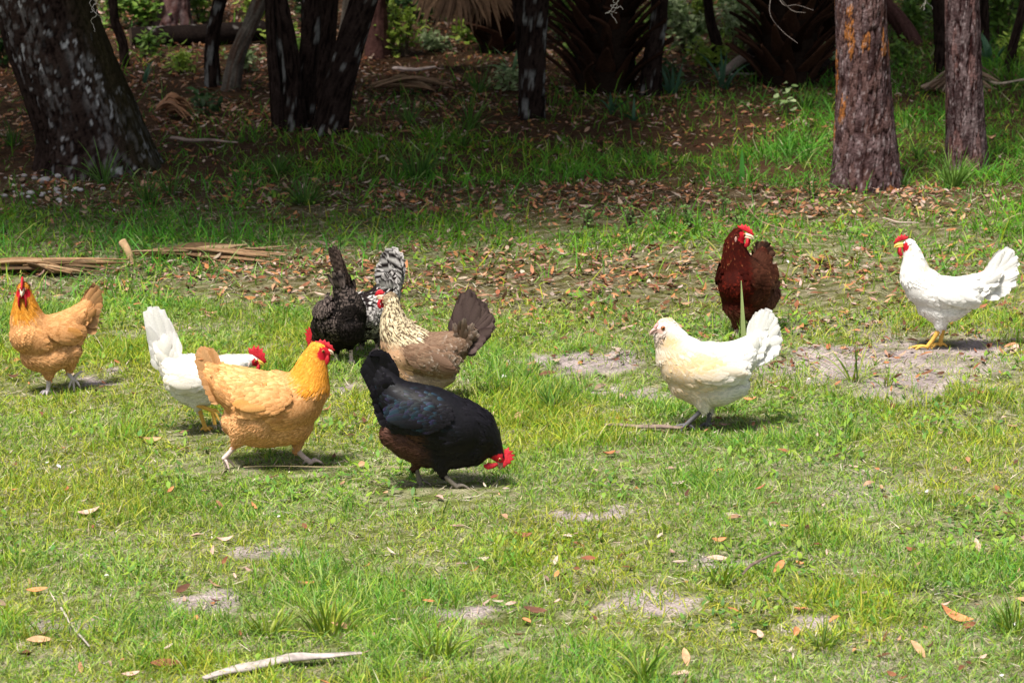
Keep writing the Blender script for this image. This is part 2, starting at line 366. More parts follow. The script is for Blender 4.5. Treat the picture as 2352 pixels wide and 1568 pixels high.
def hen(sp):
    x0, y0, k = sp['crop']; ax, ay = sp['anchor']
    G, t = P((x0 + ax / k) * .91875, (y0 + ay / k) * .91875); m = t / (FPX / .91875) / k        # metres per crop unit
    ox, oy = G.x, G.y
    def w3(p):                           # crop x, crop y, depth -> metres about the hen's footing
        p = np.atleast_2d(np.asarray(p, float)); d = p[:, 2] * m if p.shape[1] > 2 else np.zeros(len(p))
        return np.c_[(p[:, 0] - ax) * m, d, ((ay - p[:, 1]) * m - d * SP) / CP]
    H = norm(np.array([sp['head_dir'][0], sp['head_dir'][1], sp['head_dir'][2]], float))
    bd = norm(np.array([sp['body_dir'][0], sp['body_dir'][1], 0.])); lat = np.array([-bd[1], bd[0], 0.])     # heading and the hen's left
    root = thing('hen', (ox, oy, float(ground_z(np.array([ox]), np.array([oy]))[0])), sp['label'], 'hen', 'hens on the lawn')
    mat = sp.get('mat', M_PLUME); colf = sp['col']
    # body: overlapping tapered lofts fused into one skin
    VV, FF, nv = [], [], 0; CS = []
    for name, kind, pts in sp['chains']:
        pts = np.asarray(pts, float); s = catmull(pts, max(8, len(pts) * 5)); pth = w3(s[:, :3]); rn = s[:, 3] * m; rl = s[:, 4] * m
        sd_ = norm(np.cross(H, [0, 0, 1.]) * -1) if kind == 'head' else lat
        V, Q, T = loft(pth, rn, rl, sd_, 20)
        VV.append(V); FF += [q + nv for q in Q] + [q + nv for q in T]; nv += len(V)
        CS.append((pth, norm(np.gradient(pth, axis=0)), (rn + rl) / 2, name, kind))
    co, Q = remesh(np.concatenate(VV), FF, .0055, 7)
    cpt = np.concatenate([c[0] for c in CS]); ctan = np.concatenate([c[1] for c in CS]); crad = np.concatenate([c[2] for c in CS])
    cid = np.concatenate([np.full(len(c[0]), i) for i, c in enumerate(CS)])
    def nearest(p):
        out = np.empty(len(p), int)
        for a in range(0, len(p), 4000):
            out[a:a + 4000] = np.argmin(np.linalg.norm(p[a:a + 4000, None] - cpt[None], axis=2) / crad[None], 1)
        return out
    def px(p): return np.c_[ax + p[:, 0] / m, ay - (p[:, 2] * CP + p[:, 1] * SP) / m, p[:, 1] / m]
    hc = w3(np.asarray(sp['head'], float)[None])[0]; hu = norm(np.array([0, 0, 1.]) - H * H[2]) if abs(H[2]) < .9 else norm(np.array(sp['head_up'], float))
    hu = norm(hu - H * np.dot(hu, H)); hl = np.cross(hu, H); hs = sp.get('hs', 1.0) * .001
    def hloc(p): q = p - hc; return np.c_[q @ H, q @ hu, q @ hl] / hs           # head-frame millimetres
    def face(p):
        q = hloc(p); f = sp.get('face', 1.0)
        e = np.sqrt(((q[:, 0] - 17) / (19 * f)) ** 2 + ((q[:, 1] + 1) / (19 * f)) ** 2)
        return (e < 1 + .0 * q[:, 2]) & (np.linalg.norm(q, axis=1) < 55) & (q[:, 0] > -4)
    mb = MB()
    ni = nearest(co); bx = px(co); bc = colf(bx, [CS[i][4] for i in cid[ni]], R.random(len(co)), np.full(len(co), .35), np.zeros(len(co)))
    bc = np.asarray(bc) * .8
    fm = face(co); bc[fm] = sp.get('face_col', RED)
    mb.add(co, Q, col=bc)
    # contour feathers, laid like shingles from head to tail
    A = np.cross(co[Q[:, 2]] - co[Q[:, 0]], co[Q[:, 3]] - co[Q[:, 1]]); ar = np.linalg.norm(A, axis=1) / 2; fn = norm(A)
    N = 42000; fi = np.searchsorted(np.cumsum(ar) / ar.sum(), R.random(N)); fi = np.clip(fi, 0, len(Q) - 1)
    a, b = R.random((2, N, 1)); q4 = co[Q[fi]]
    p = (q4[:, 0] * (1 - a) + q4[:, 1] * a) * (1 - b) + (q4[:, 3] * (1 - a) + q4[:, 2] * a) * b; n = fn[fi]
    # vertex normals for smoothness
    vn = np.zeros_like(co)
    for c_ in range(4):
        for kx in range(3): vn[:, kx] += np.bincount(Q[:, c_], A[:, kx], len(co))
    vn = norm(vn)
    n = norm(vn[Q[fi]].mean(1))
    ni = nearest(p); kinds = np.array([CS[i][4] for i in cid[ni]])
    kf = sp.get('kindf'); pxp = px(p)
    if kf is not None: kinds = kf(pxp, kinds)
    kinds = np.where((kinds == 'torso') & (n @ bd + R.normal(0, .08, N) > .3), 'breast', kinds)
    tot = ar.sum(); fd = ctan[ni]; fd = fd - n * np.sum(fd * n, -1, keepdims=True)
    rear = -bd[None] + np.array([0, 0, -.25])[None]; rear = rear - n * np.sum(rear * n, -1, keepdims=True)
    fd = norm(norm(fd) + .35 * rear * (kinds != 'head')[:, None])
    fcm = face(p); fs = sp.get('fscale', 1.0)
    for kd in np.unique(kinds):
        L0, W0, cov, lf, pr = KIND[kd]; L0 *= fs; W0 *= fs * (sp.get('neck_w', 1) if kd == 'neck' else 1)
        sel = (kinds == kd) & ~fcm & (R.random(N) < cov * tot / (L0 * W0) / N)
        if kd in ('belly', 'thigh', 'fluff'): sel &= True
        i = np.where(sel)[0]
        if not len(i): continue
        nn = len(i); L = L0 * R.uniform(.75, 1.25, nn); Wd = W0 * R.uniform(.8, 1.2, nn)
        L = L * (mix(.45, 1, sstep(.03, .07, np.linalg.norm(p[i] - hc, axis=1))) if kd == 'neck' else 1); dd = norm(fd[i] + R.normal(0, .13 if pr != 'down' else .3, (nn, 3))); dd = norm(dd - n[i] * np.sum(dd * n[i], -1, keepdims=True))
        V, q, v, u = plumes(p[i] - n[i] * .001, dd, n[i], L, Wd, lf * R.uniform(.4, 1.2, nn), R.uniform(.02, .12, nn), PROF[pr])
        rep = 15
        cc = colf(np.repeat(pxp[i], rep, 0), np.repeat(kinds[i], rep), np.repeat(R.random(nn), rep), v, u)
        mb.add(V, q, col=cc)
    # legs and toes run out of the thighs
    for lg in sp['legs']:
        pts = w3(lg['shank']); r = np.interp(np.linspace(0, 1, len(pts)), [0, .5, 1], [.0085, .0065, .007]) * sp.get('leg_r', 1)
        pth = catmull(pts, 10); rr = np.interp(np.linspace(0, 1, 10), np.linspace(0, 1, len(r)), r)
        V, q, T = loft(pth, rr, rr, lat, 10); lc = np.array(sp['leg_col'])
        mb.add(V, q, T, lc * R.uniform(.85, 1.1, (len(V), 1)), m=1)
        e = pts[-1]
        for tp in lg['toes']:
            tq = w3(np.asarray(tp, float)[None])[0]
            if lg.get('down', True): tq[2] = .007
            mid = (e * .45 + tq * .55) + np.array([0, 0, .006]); pt = catmull(np.array([e, mid, tq]), 8)
            V, q, T = loft(pt, np.linspace(.0062, .0036, 8), np.linspace(.0062, .0036, 8), lat + np.array([0, 0, .3]), 8)
            mb.add(V, q, T, lc * R.uniform(.8, 1.05, (len(V), 1)), m=1)
            cl = norm(tq - mid); pt = np.array([tq, tq + cl * .007 - [0, 0, .002], tq + cl * .012 - [0, 0, .006]])
            V, q, T = loft(pt, [.0026, .0018, .0006], [.0026, .0018, .0006], lat + np.array([0, 0, .3]), 6); mb.add(V, q, T, (.3, .24, .2), m=1)
    mb.build('body', [mat, M_SHANK], root)
    # wings folded on the flanks
    bvh = BVHTree.FromPolygons([Vector(v) for v in co], [tuple(int(i) for i in f) for f in Q])
    wg = sp.get('wing')
    if wg:
        cx, cy, wa, wb, dx, dy = wg[:6]; wd = wg[6] if len(wg) > 6 else 0
        for side in (1, -1):
            sgn = side; L_ = lat * sgn
            c3 = w3([[cx, cy, wd]])[0]
            if len(wg) <= 7: c3 = c3 - bd * 0
            f_c = c3 @ bd; z_c = c3[2]; bdx = bd[0] if abs(bd[0]) > .3 else math.copysign(.3, bd[0])
            dl = math.hypot(dx, dy); ddir = np.array([dx / dl, dy / dl])
            def place(s, q):                    # wing plane coordinates (crop units along, across) -> point on the flank
                ux = ddir[0] * s - ddir[1] * q; uy = ddir[1] * s + ddir[0] * q
                sgx = -1 if wg[7:] == () and (ddir[0] * bdx > 0) else 1
                f = f_c + (np.abs(1) * ux * m * (1 / bdx if len(wg) <= 7 else 1)); z = z_c - uy * m
                o = np.array([f * bd[0], f * bd[1], z]) + lat * (c3 @ lat) * 0
                mid = o + lat * sp.get('mid_lat', 0) * m
                hit = bvh.ray_cast(Vector(mid + L_ * .6), Vector(-L_))
                if hit[0] is None: return None, None
                return np.array(hit[0]), np.array(hit[1])
            RP, RD, RN, RL, RW, RO, RK = [], [], [], [], [], [], []
            def put(s, q, L, Wd, off, ang, kind):
                pt, nn = place(s, q)
                if pt is None or np.dot(nn, L_) < .2: return
                p2, _ = place(s + math.cos(ang) * 30, q + math.sin(ang) * 30)
                if p2 is None: return
                d = p2 - pt; d = d - nn * np.dot(d, nn); ln = np.linalg.norm(d)
                if ln < 1e-6: return
                nn = norm(nn * .6 + L_ * .4); d = norm(d / ln - nn * np.dot(d / ln, nn))
                RP.append(pt + nn * off); RD.append(d); RN.append(nn); RL.append(L); RW.append(Wd); RO.append(off); RK.append(kind)
            mm = .001
            for j, (q, s0, L) in enumerate([(.72, .1, .62), (.60, .02, .7), (.46, -.05, .78), (.30, -.1, .85), (.14, -.1, .88), (-.02, -.1, .85), (-.2, -.1, .78), (-.38, -.1, .68)]):
                put(wa * s0, wb * q, wa * m * L * 1.15, .026 * fs, .010 + .0016 * j, -.0 + (.16 - .32 * q) * -.0 - .28 * q, 1)
            for j in range(4):
                put(-wa * (.25 - .14 * j), wb * (.86 - .02 * j), wa * m * .62, .015 * fs, .006 + .001 * j, -.12, 2)
            nc = int(240 * sp.get('cov', 1))
            rs = np.sort(R.random(nc))[::-1]
            for j in range(nc):
                s = .62 - 1.6 * (j + R.random()) / nc; q = R.uniform(-1, 1) * math.sqrt(max(0, 1 - (max(-1, s - .0)) ** 2)) if s < 1 else 0
                rr2 = s * s + q * q
                if rr2 > 1: continue
                put(wa * s, wb * q * .95, .034 * fs * R.uniform(.75, 1.2), .018 * fs * R.uniform(.85, 1.15), .010 + .009 * (1 - rr2), R.normal(0, .12) - .15 * q, 0)
            if not RP: continue
            RK = np.array(RK); arr = lambda a_: np.array(a_)
            mw = MB()
            for kd in (0, 1, 2):
                i = np.where(RK == kd)[0]
                if not len(i): continue
                V, q, v, u = plumes(arr(RP)[i], arr(RD)[i], arr(RN)[i], arr(RL)[i], arr(RW)[i], np.full(len(i), .003), np.full(len(i), .05), PROF['body' if kd == 0 else 'wing'], camber=.12)
                cc = sp.get('wcol', colf)(np.repeat(px(arr(RP)[i]), 15, 0), np.array(['wing%d' % kd] * (15 * len(i))), np.repeat(R.random(len(i)), 15), v, u)
                mw.add(V, q, col=cc)
            mw.build('wing', mat, root)
    # tail: two leaning fans of broad feathers
    mt = MB(); tl = sp['tail']; bpts = np.array([[q[0], q[1]] for q in tl], float); tpts = np.array([[q[2], q[3]] for q in tl], float); tw = np.array([q[4] for q in tl], float)
    td = sp.get('tail_d', (0, 0)); sp_ = sp.get('tail_spread', 26) * .001
    for side in (1, -1):
        nt_ = len(tl); ex = np.linspace(0, nt_ - 1, nt_ * 3 - 2); bi = np.stack([np.interp(ex, range(nt_), bpts[:, c_]) for c_ in (0, 1)], 1); ti = np.stack([np.interp(ex, range(nt_), tpts[:, c_]) for c_ in (0, 1)], 1); wi = np.interp(ex, range(nt_), tw)
        ti = bi + (ti - bi) * R.uniform(.91, 1.03, (len(ti), 1))
        b3 = w3(np.c_[bi, np.full(len(bi), td[0])]); t3 = w3(np.c_[ti, np.full(len(ti), td[1])])
        fr = np.linspace(0, 1, len(bi)); b3 = b3 + lat * side * .006; t3 = t3 + lat[None] * side * (sp_ * (.25 + .75 * fr))[:, None] + lat[None] * R.normal(0, .003, (len(fr), 1)) + lat[None] * side * (.0025 * (np.arange(len(fr)) % 2))[:, None]
        d = t3 - b3; L = np.linalg.norm(d, axis=1); d = d / L[:, None]
        nn = norm(np.broadcast_to(lat * side, d.shape) + R.normal(0, .08, d.shape) + np.array([0, 0, .25])); nn = norm(nn - d * np.sum(nn * d, -1, keepdims=True))
        V, q, v, u = plumes(b3, d, nn, L, wi * m * 1.12, np.full(len(L), .002), R.uniform(.0, .08, len(L)), PROF['tail'], rows=15, camber=.10)
        cc = sp.get('tcol', colf)(np.repeat(px(t3), 45, 0), np.array(['tail'] * (45 * len(L))), np.repeat(R.random(len(L)), 45), v, u)
        mt.add(V, q, col=cc)
        ci_ = np.repeat(np.arange(len(L)), 2); nn_c = len(ci_); bc_ = b3[ci_] - d[ci_] * (.012 + .02 * R.random((nn_c, 1))) + lat * side * (.012 + .012 * R.random((nn_c, 1)))
        dc = norm(d[ci_] + R.normal(0, .12, d[ci_].shape)); ncv = norm(nn[ci_] - dc * np.sum(nn[ci_] * dc, -1, keepdims=True))
        V, q, v, u = plumes(bc_, dc, ncv, L[ci_] * R.uniform(.38, .62, nn_c), np.full(nn_c, .026) * fs, np.full(nn_c, .006), R.uniform(.05, .18, nn_c), PROF['body'], camber=.15)
        cc = colf(np.repeat(px(bc_), 15, 0), np.array(['covert'] * (15 * nn_c)), np.repeat(R.random(nn_c), 15), v, u); mt.add(V, q, col=cc)
    mt.build('tail', mat, root)
    # comb, wattles, beak, eyes
    def hw(f, u_, l): return hc + (H * f + hu * u_ + hl * l) * hs
    cs = sp.get('comb', 1.0)
    if cs:
        lift = sp.get('comb_up', 8); o2 = np.array(COMB, float) * [1, 1]
        ch, cf, sl_ = sp.get('comb_h', 1.), sp.get('comb_f', 0), sp.get('comb_sl', .25); o2 = np.array([(6 + cf + f * cs, lift + u_ * cs * ch - sl_ * max(0, f * cs + 4)) for f, u_ in o2]); nn = len(o2); cen = np.array([8 + cf, lift + 12 * cs * ch])
        rings = []; th = sp.get('comb_t', 3.2)
        for lz, sc in ((-th * .4, .86), (-th, .6), (0, 0)): pass
        V = []; 
        for lz, sc in ((th, .72), (th * .55, .96), (0, 1.03), (-th * .55, .96), (-th, .72)):
            lean = sp.get('comb_lean', 0)
            V += [hw(*(cen + (q - cen) * sc), lz + lean * max(0, q[1] - lift) * .35) for q in o2]
        V = np.array(V); Qd = grid_quads(5, nn, 1, True); V = np.vstack([V, hw(*cen, th * 1.1), hw(*cen, -th * 1.1)]); j = np.arange(nn)
        T = np.vstack([np.c_[(j + 1) % nn, j, np.full(nn, 5 * nn)], np.c_[4 * nn + j, 4 * nn + (j + 1) % nn, np.full(nn, 5 * nn + 1)]])
        mesh('comb', V, Qd, T, M_SKIN, root, np.array(sp.get('comb_col', RED)) * R.uniform(.85, 1.15, (len(V), 1)))
    if sp.get('wattle', 1):
        ws = sp.get('wattle', 1)
        for s_ in (1, -1):
            pt = np.array([hw(22, -10, s_ * 7), hw(23, -10 - 12 * ws, s_ * 10), hw(22, -10 - 25 * ws, s_ * 10), hw(20, -10 - 34 * ws, s_ * 9)])
            V, q, T = loft(catmull(pt, 9), np.interp(np.linspace(0, 1, 9), [0, .4, .75, 1], [5, 9 * ws, 11 * ws, 6]) * hs, np.full(9, 2.6 * hs * 1.2), hl, 12)
            mesh('wattle', V, q, T, M_SKIN, root, RED * R.uniform(.85, 1.1, (len(V), 1)))
    bk = np.array(sp.get('beak_col', BEAKC)); bm = MB(); bl = sp.get('beak', .6)
    pt = catmull(np.array([hw(14, 3, 0), hw(24 + 10 * bl, 3, 0), hw(24 + 21 * bl, -1.5, 0), hw(24 + 26 * bl, -7.5, 0)]), 9)
    V, q, T = loft(pt, np.array([8.5, 7.9, 7, 6, 5, 4, 3, 1.9, .8]) * hs * .85, np.array([8, 7.5, 6.8, 5.8, 4.8, 3.8, 2.8, 1.8, .7]) * hs * .8, hl, 12); bm.add(V, q, T, bk)
    pt = catmull(np.array([hw(14, -3, 0), hw(24 + 9 * bl, -4, 0), hw(24 + 19 * bl, -6, 0)]), 6)
    V, q, T = loft(pt, np.array([5, 4.6, 4, 3.2, 2.2, .9]) * hs, np.array([7, 6.4, 5.6, 4.4, 3, 1.2]) * hs, hl, 12); bm.add(V, q, T, bk * .85)
    bm.build('beak', M_HORN, root)
    for s_ in (1, -1):                   # eye rests in the side of the head
        o_ = hw(10, 4, s_ * 60); hit = bvh.ray_cast(Vector(o_), Vector(-hl * s_))
        ec = np.array(hit[0]) if hit[0] is not None else hw(10, 4, s_ * 22)
        ec = ec - hl * s_ * 1.6 * hs; r = sp.get('eye_r', 5.4) * hs
        th = np.linspace(0, np.pi, 9); ph = np.linspace(0, 2 * np.pi, 14, endpoint=False)
        sph = np.stack([np.cos(th)[:, None] * np.ones(14)[None], np.sin(th)[:, None] * np.cos(ph), np.sin(th)[:, None] * np.sin(ph)], -1).reshape(-1, 3)
        ax_ = norm(hl * s_ + H * .35); b1 = norm(np.cross(ax_, hu)); b2 = np.cross(ax_, b1)
        V = ec + (sph[:, :1] * ax_ + sph[:, 1:2] * b1 + sph[:, 2:] * b2) * r
        cc = np.where((sph[:, :1] > .8), (.005, .004, .004), np.where(sph[:, :1] > .45, (.5, .16, .03), (.12, .03, .02)))
        mesh('eye', V, grid_quads(9, 14, 1, True), None, M_EYE, root, cc)
    ear = sp.get('ear')
    if ear is not None:
        for s_ in (1, -1):
            hit = bvh.ray_cast(Vector(hw(-9, -9, s_ * 60)), Vector(-hl * s_))
            e0 = np.array(hit[0]) if hit[0] is not None else hw(-9, -9, s_ * 20)
            pt = np.array([e0 + hu * 7 * hs, e0, e0 - hu * 8 * hs]); V, q, T = loft(catmull(pt, 6), np.array([2, 3.4, 4, 4, 3.4, 2]) * hs, np.full(6, 2.6 * hs), hl, 10)
            mesh('earlobe', V, q, T, M_SKIN, root, np.broadcast_to(np.array(ear), (len(V), 3)))
    return root

# plumage colours: p = crop x, y, depth of the feather root; kd = kind; r = per-feather random; v along, u across
def c_(t): return np.array(t, float)[None]
def lerp(a, b, t): return a + (b - a) * np.clip(t, 0, 1)[:, None]
def isk(kd, *names): return np.isin(np.asarray(kd), names)
def wing_long(kd): return isk(kd, 'wing1', 'wing2')
def buff(nx, ny, rx, ry, deep=1.):
    def f(p, kd, r, v, u):
        base = lerp(c_((.56, .255, .09)), c_((.65, .335, .145)), r)
        base = np.where(isk(kd, 'belly', 'thigh', 'fluff')[:, None], lerp(c_((.60, .285, .11)), c_((.67, .36, .17)), r), base)
        nk = 1 - sstep(.72, 1.12, np.hypot((p[:, 0] - nx) / rx, (p[:, 1] - ny) / ry) + (r - .5) * .22); nk = nk * ~isk(kd, 'wing0', 'wing1', 'wing2', 'tail')
        base = lerp(base, lerp(c_((.63, .235, .02)), c_((.68, .29, .045)), r) * deep, nk)
        edge = sstep(.55, 1, v)
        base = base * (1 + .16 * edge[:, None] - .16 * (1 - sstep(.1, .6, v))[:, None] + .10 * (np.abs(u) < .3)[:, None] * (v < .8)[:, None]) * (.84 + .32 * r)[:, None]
        base = np.where(isk(kd, 'tail')[:, None], lerp(c_((.50, .25, .10)), c_((.58, .32, .15)), r) * (1 - .18 * (np.abs(u) < .3))[:, None], base)
        base = np.where(wing_long(kd)[:, None], lerp(c_((.52, .23, .06)), c_((.58, .29, .10)), r), base)
        return base * deep
    return f
def white(warm=None):
    def f(p, kd, r, v, u):
        b = lerp(c_((.80, .775, .745)), c_((.84, .825, .80)), r)
        b = b * (1 - .06 * (1 - sstep(.0, .45, v)) - .16 * isk(kd, 'tail') * sstep(.5, 1, np.abs(u)) - .12 * wing_long(kd) * sstep(.5, 1, np.abs(u)))[:, None]  # tail and flight feather edges darkened, painted shading that separates the feathers
        if warm is not None: b = warm(b, p, kd, r, v)
        return b
    return f
def warm_cream(b, p, kd, r, v):
    x, y = p[:, 0], p[:, 1]
    w = np.exp(-((x - 480) / 230) ** 2 - ((y - 720) / 220) ** 2) * .55 + np.exp(-((x - 830) / 190) ** 2 - ((y - 740) / 110) ** 2) * .8 + np.exp(-((x - 640) / 320) ** 2 - ((y - 1020) / 200) ** 2) * .45 + np.exp(-((x - 440) / 110) ** 2 - ((y - 520) / 60) ** 2) * .6
    w = np.clip(w * 1.5 * (.6 + .6 * r), 0, .95); b = lerp(b, c_((.76, .52, .27)), w)
    md = np.exp(-((x - 400) / 120) ** 2 - ((y - 470) / 60) ** 2) * isk(kd, 'beard', 'head')
    b = lerp(b, c_((.42, .31, .25)), md * .85)
    cap = np.exp(-((x - 440) / 90) ** 2 - ((y - 290) / 40) ** 2); return lerp(b, c_((.70, .52, .24)), cap * .8)
def warm_white(cx, cy, rx, ry):
    def g(b, p, kd, r, v):
        w = np.exp(-((p[:, 0] - cx) / rx) ** 2 - ((p[:, 1] - cy) / ry) ** 2) * .5 * (.4 + r); return lerp(b, c_((.72, .58, .36)), w)
    return g
def black(p, kd, r, v, u):
    x, y = p[:, 0], p[:, 1]
    b = lerp(c_((.004, .0035, .005)), c_((.008, .007, .010)), r)
    blue = np.clip(np.exp(-((x - 930) / 150) ** 2 - ((y - 730) / 150) ** 2) * 1.0 + np.exp(-((x - 560) / 260) ** 2 - ((y - 640) / 130) ** 2) * .45, 0, 1) * isk(kd, 'torso', 'wing0', 'wing1')
    irid = np.stack([.010 + .025 * r, .024 + .035 * (1 - r), .065 + .025 * np.sin(r * 9)], -1)
    b = lerp(b, irid, blue * sstep(.3, .8, v) * .8)
    br = (sstep(800, 900, y) * (1 - sstep(700, 860, x))) * isk(kd, 'belly', 'thigh', 'fluff')
    b = lerp(b, lerp(c_((.045, .018, .012)), c_((.085, .038, .026)), r), br)
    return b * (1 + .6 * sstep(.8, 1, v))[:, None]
def redhen(p, kd, r, v, u):
    x, y = p[:, 0], p[:, 1]
    b = lerp(c_((.03, .0025, .001)), c_((.062, .0055, .002)), r)
    back = sstep(640, 760, x) * sstep(380, 520, y); b = lerp(b, lerp(c_((.04, .012, .006)), c_((.08, .026, .014)), r), back)
    fl = sstep(900, 980, x) * sstep(820, 900, y); b = lerp(b, lerp(c_((.07, .03, .02)), c_((.12, .055, .038)), r), fl)
    low = sstep(1150, 1300, y) * (1 - sstep(600, 700, x)); b = lerp(b, c_((.15, .06, .04)), low * r)
    b = lerp(b, c_((.26, .12, .05)), sstep(.8, 1, v) * isk(kd, 'neck', 'wing0') * r * .5)
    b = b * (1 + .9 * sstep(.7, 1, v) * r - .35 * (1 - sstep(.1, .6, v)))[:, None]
    return np.where(isk(kd, 'tail')[:, None], lerp(c_((.06, .03, .025)), c_((.16, .08, .05)), r), b)
def barred(dark, light, freq, contrast, pw=1., jit=.5):
    def f(p, kd, r, v, u):
        s = .5 + .5 * np.sin((v * np.where(isk(kd, 'tail'), freq * 2.3, freq) + .12 * np.abs(u) + r * jit) * 6.283)
        s = sstep(.5 - contrast, .5 + contrast, s)
        fl = isk(kd, 'fluff', 'thigh', 'belly')
        s = np.where(fl, s * .35 + .1 * r, s)
        b = lerp(c_(dark), c_(light), s ** pw * (.45 + .55 * r))
        return b
    return f
def brownhen(p, kd, r, v, u):
    x, y = p[:, 0], p[:, 1]
    b = lerp(c_((.13, .072, .045)), c_((.26, .165, .11)), r)
    b = lerp(b, c_((.46, .38, .32)), sstep(.75, 1, v) * (.2 + .6 * r)); b = lerp(b, c_((.07, .06, .045)), (1 - sstep(.25, .55, np.abs(u))) * sstep(.2, .7, v) * .45)
    nk = isk(kd, 'neck')
    hk = np.where((r < .40)[:, None], c_((.075, .048, .030)) + .25 * sstep(.5, 1, np.abs(u))[:, None] * np.array([.5, .4, .25]), lerp(c_((.52, .39, .21)), c_((.68, .58, .40)), r))
    b = np.where((nk & (y < 985))[:, None], hk, b)
    b = np.where(isk(kd, 'head')[:, None], lerp(c_((.16, .11, .07)), c_((.36, .27, .17)), r), b)
    br = np.clip(sstep(930, 1000, y) * (1 - sstep(860, 960, x + (y - 1000) * .0)) + sstep(1000, 1130, y) * (1 - sstep(900, 1050, x)) , 0, 1) * ~isk(kd, 'wing0', 'wing1', 'wing2', 'tail')
    bc = lerp(c_((.58, .33, .19)), c_((.64, .42, .27)), r); spk = (r > .72) & (v > .6); bc = np.where(spk[:, None], c_((.10, .06, .045)), bc)
    b = lerp(b, bc, br)
    fl = isk(kd, 'belly', 'thigh', 'fluff') & (br < .5); b = np.where(fl[:, None], lerp(c_((.27, .19, .15)), c_((.38, .29, .23)), r), b)
    b = np.where(wing_long(kd)[:, None], lerp(c_((.13, .075, .05)), c_((.22, .14, .10)), r), b)
    t = isk(kd, 'tail'); tb = lerp(c_((.024, .014, .013)), c_((.045, .028, .026)), r); tb = lerp(tb, c_((.15, .105, .095)), sstep(.25, 0, np.abs(u)) * .5 + sstep(.7, 1, np.abs(u)) * .45 * r)
    b = b * np.where(isk(kd, 'covert'), .5, 1)[:, None]
    return np.where(t[:, None], tb, b)
YEL, PINK, SLATE = (.62, .36, .07), (.56, .43, .40), (.10, .095, .105)
A, B, CC, D, E, F, GG = (350, 700, 3.13636), (860, 840, 3.7333), (1560, 720, 4.12727), (760, 590, 3.824), (0, 660, 4.6107), (1740, 530, 5.2269), (2220, 560, 4.9)
HENS = []
HENS.append(dict(label='large buff hen striding right in front of the white hen', crop=A, anchor=(1040, 1448), body_dir=(1, 0), head_dir=(1, -.12, -.1), head=(1425, 545, 0), hs=1.12,
  chains=[('head', 'head', [(1385, 540, 0, 70, 60), (1440, 552, 0, 64, 54), (1478, 562, 0, 42, 36)]),
          ('neck', 'neck', [(1400, 545, 0, 72, 58), (1385, 575, 0, 92, 76), (1365, 640, 0, 118, 100), (1345, 725, 0, 150, 135), (1310, 820, 0, 195, 185), (1220, 920, 0, 225, 215)]),
          ('torso', 'torso', [(1350, 860, 0, 140, 150), (1290, 905, 0, 205, 205), (1170, 950, 0, 255, 250), (1000, 950, 0, 255, 262), (840, 880, 0, 215, 235), (700, 795, 0, 160, 170), (590, 715, 0, 95, 85), (545, 655, 0, 55, 40)]),
          ('belly', 'belly', [(1190, 1090, 0, 190, 180), (1000, 1110, 0, 195, 200), (850, 1100, 0, 185, 190), (780, 1095, 0, 140, 150)]),
          ('thigh', 'fluff', [(900, 1090, -125, 205, 130), (820, 1170, -115, 125, 95), (757, 1280, -100, 34, 34)]),
          ('thigh', 'thigh', [(1180, 1100, 80, 150, 110), (1235, 1230, 80, 68, 60), (1225, 1325, 80, 32, 34)])],
  legs=[dict(shank=[(765, 1265, -100), (720, 1330, -100), (668, 1385, -100)], toes=[(705, 1462, -130), (680, 1462, -90), (740, 1455, -60)], down=True), dict(shank=[(1215, 1310, 80), (1270, 1370, 80), (1335, 1422, 80)], toes=[(1415, 1440, 60), (1400, 1440, 95), (1380, 1440, 130), (1290, 1440, 80)])],
  leg_col=PINK, leg_r=1.3, tail=[(640, 720, 575, 525, 70), (640, 720, 530, 512, 78), (630, 730, 490, 520, 80), (620, 740, 462, 560, 80), (625, 760, 455, 625, 80), (640, 790, 478, 700, 80), (650, 820, 508, 780, 80), (680, 850, 530, 850, 80), (700, 880, 560, 930, 80)], tail_spread=30,
  wing=(975, 880, 245, 130, -1, .16), col=buff(1375, 660, 215, 245), comb=1.0, comb_h=.5, comb_f=2, comb_sl=.3, comb_up=14, wattle=.75, face=1.25, fscale=.92,
  kindf=lambda p, k: np.where((p[:, 0] < 760) & (k == 'torso'), 'torso', k)))
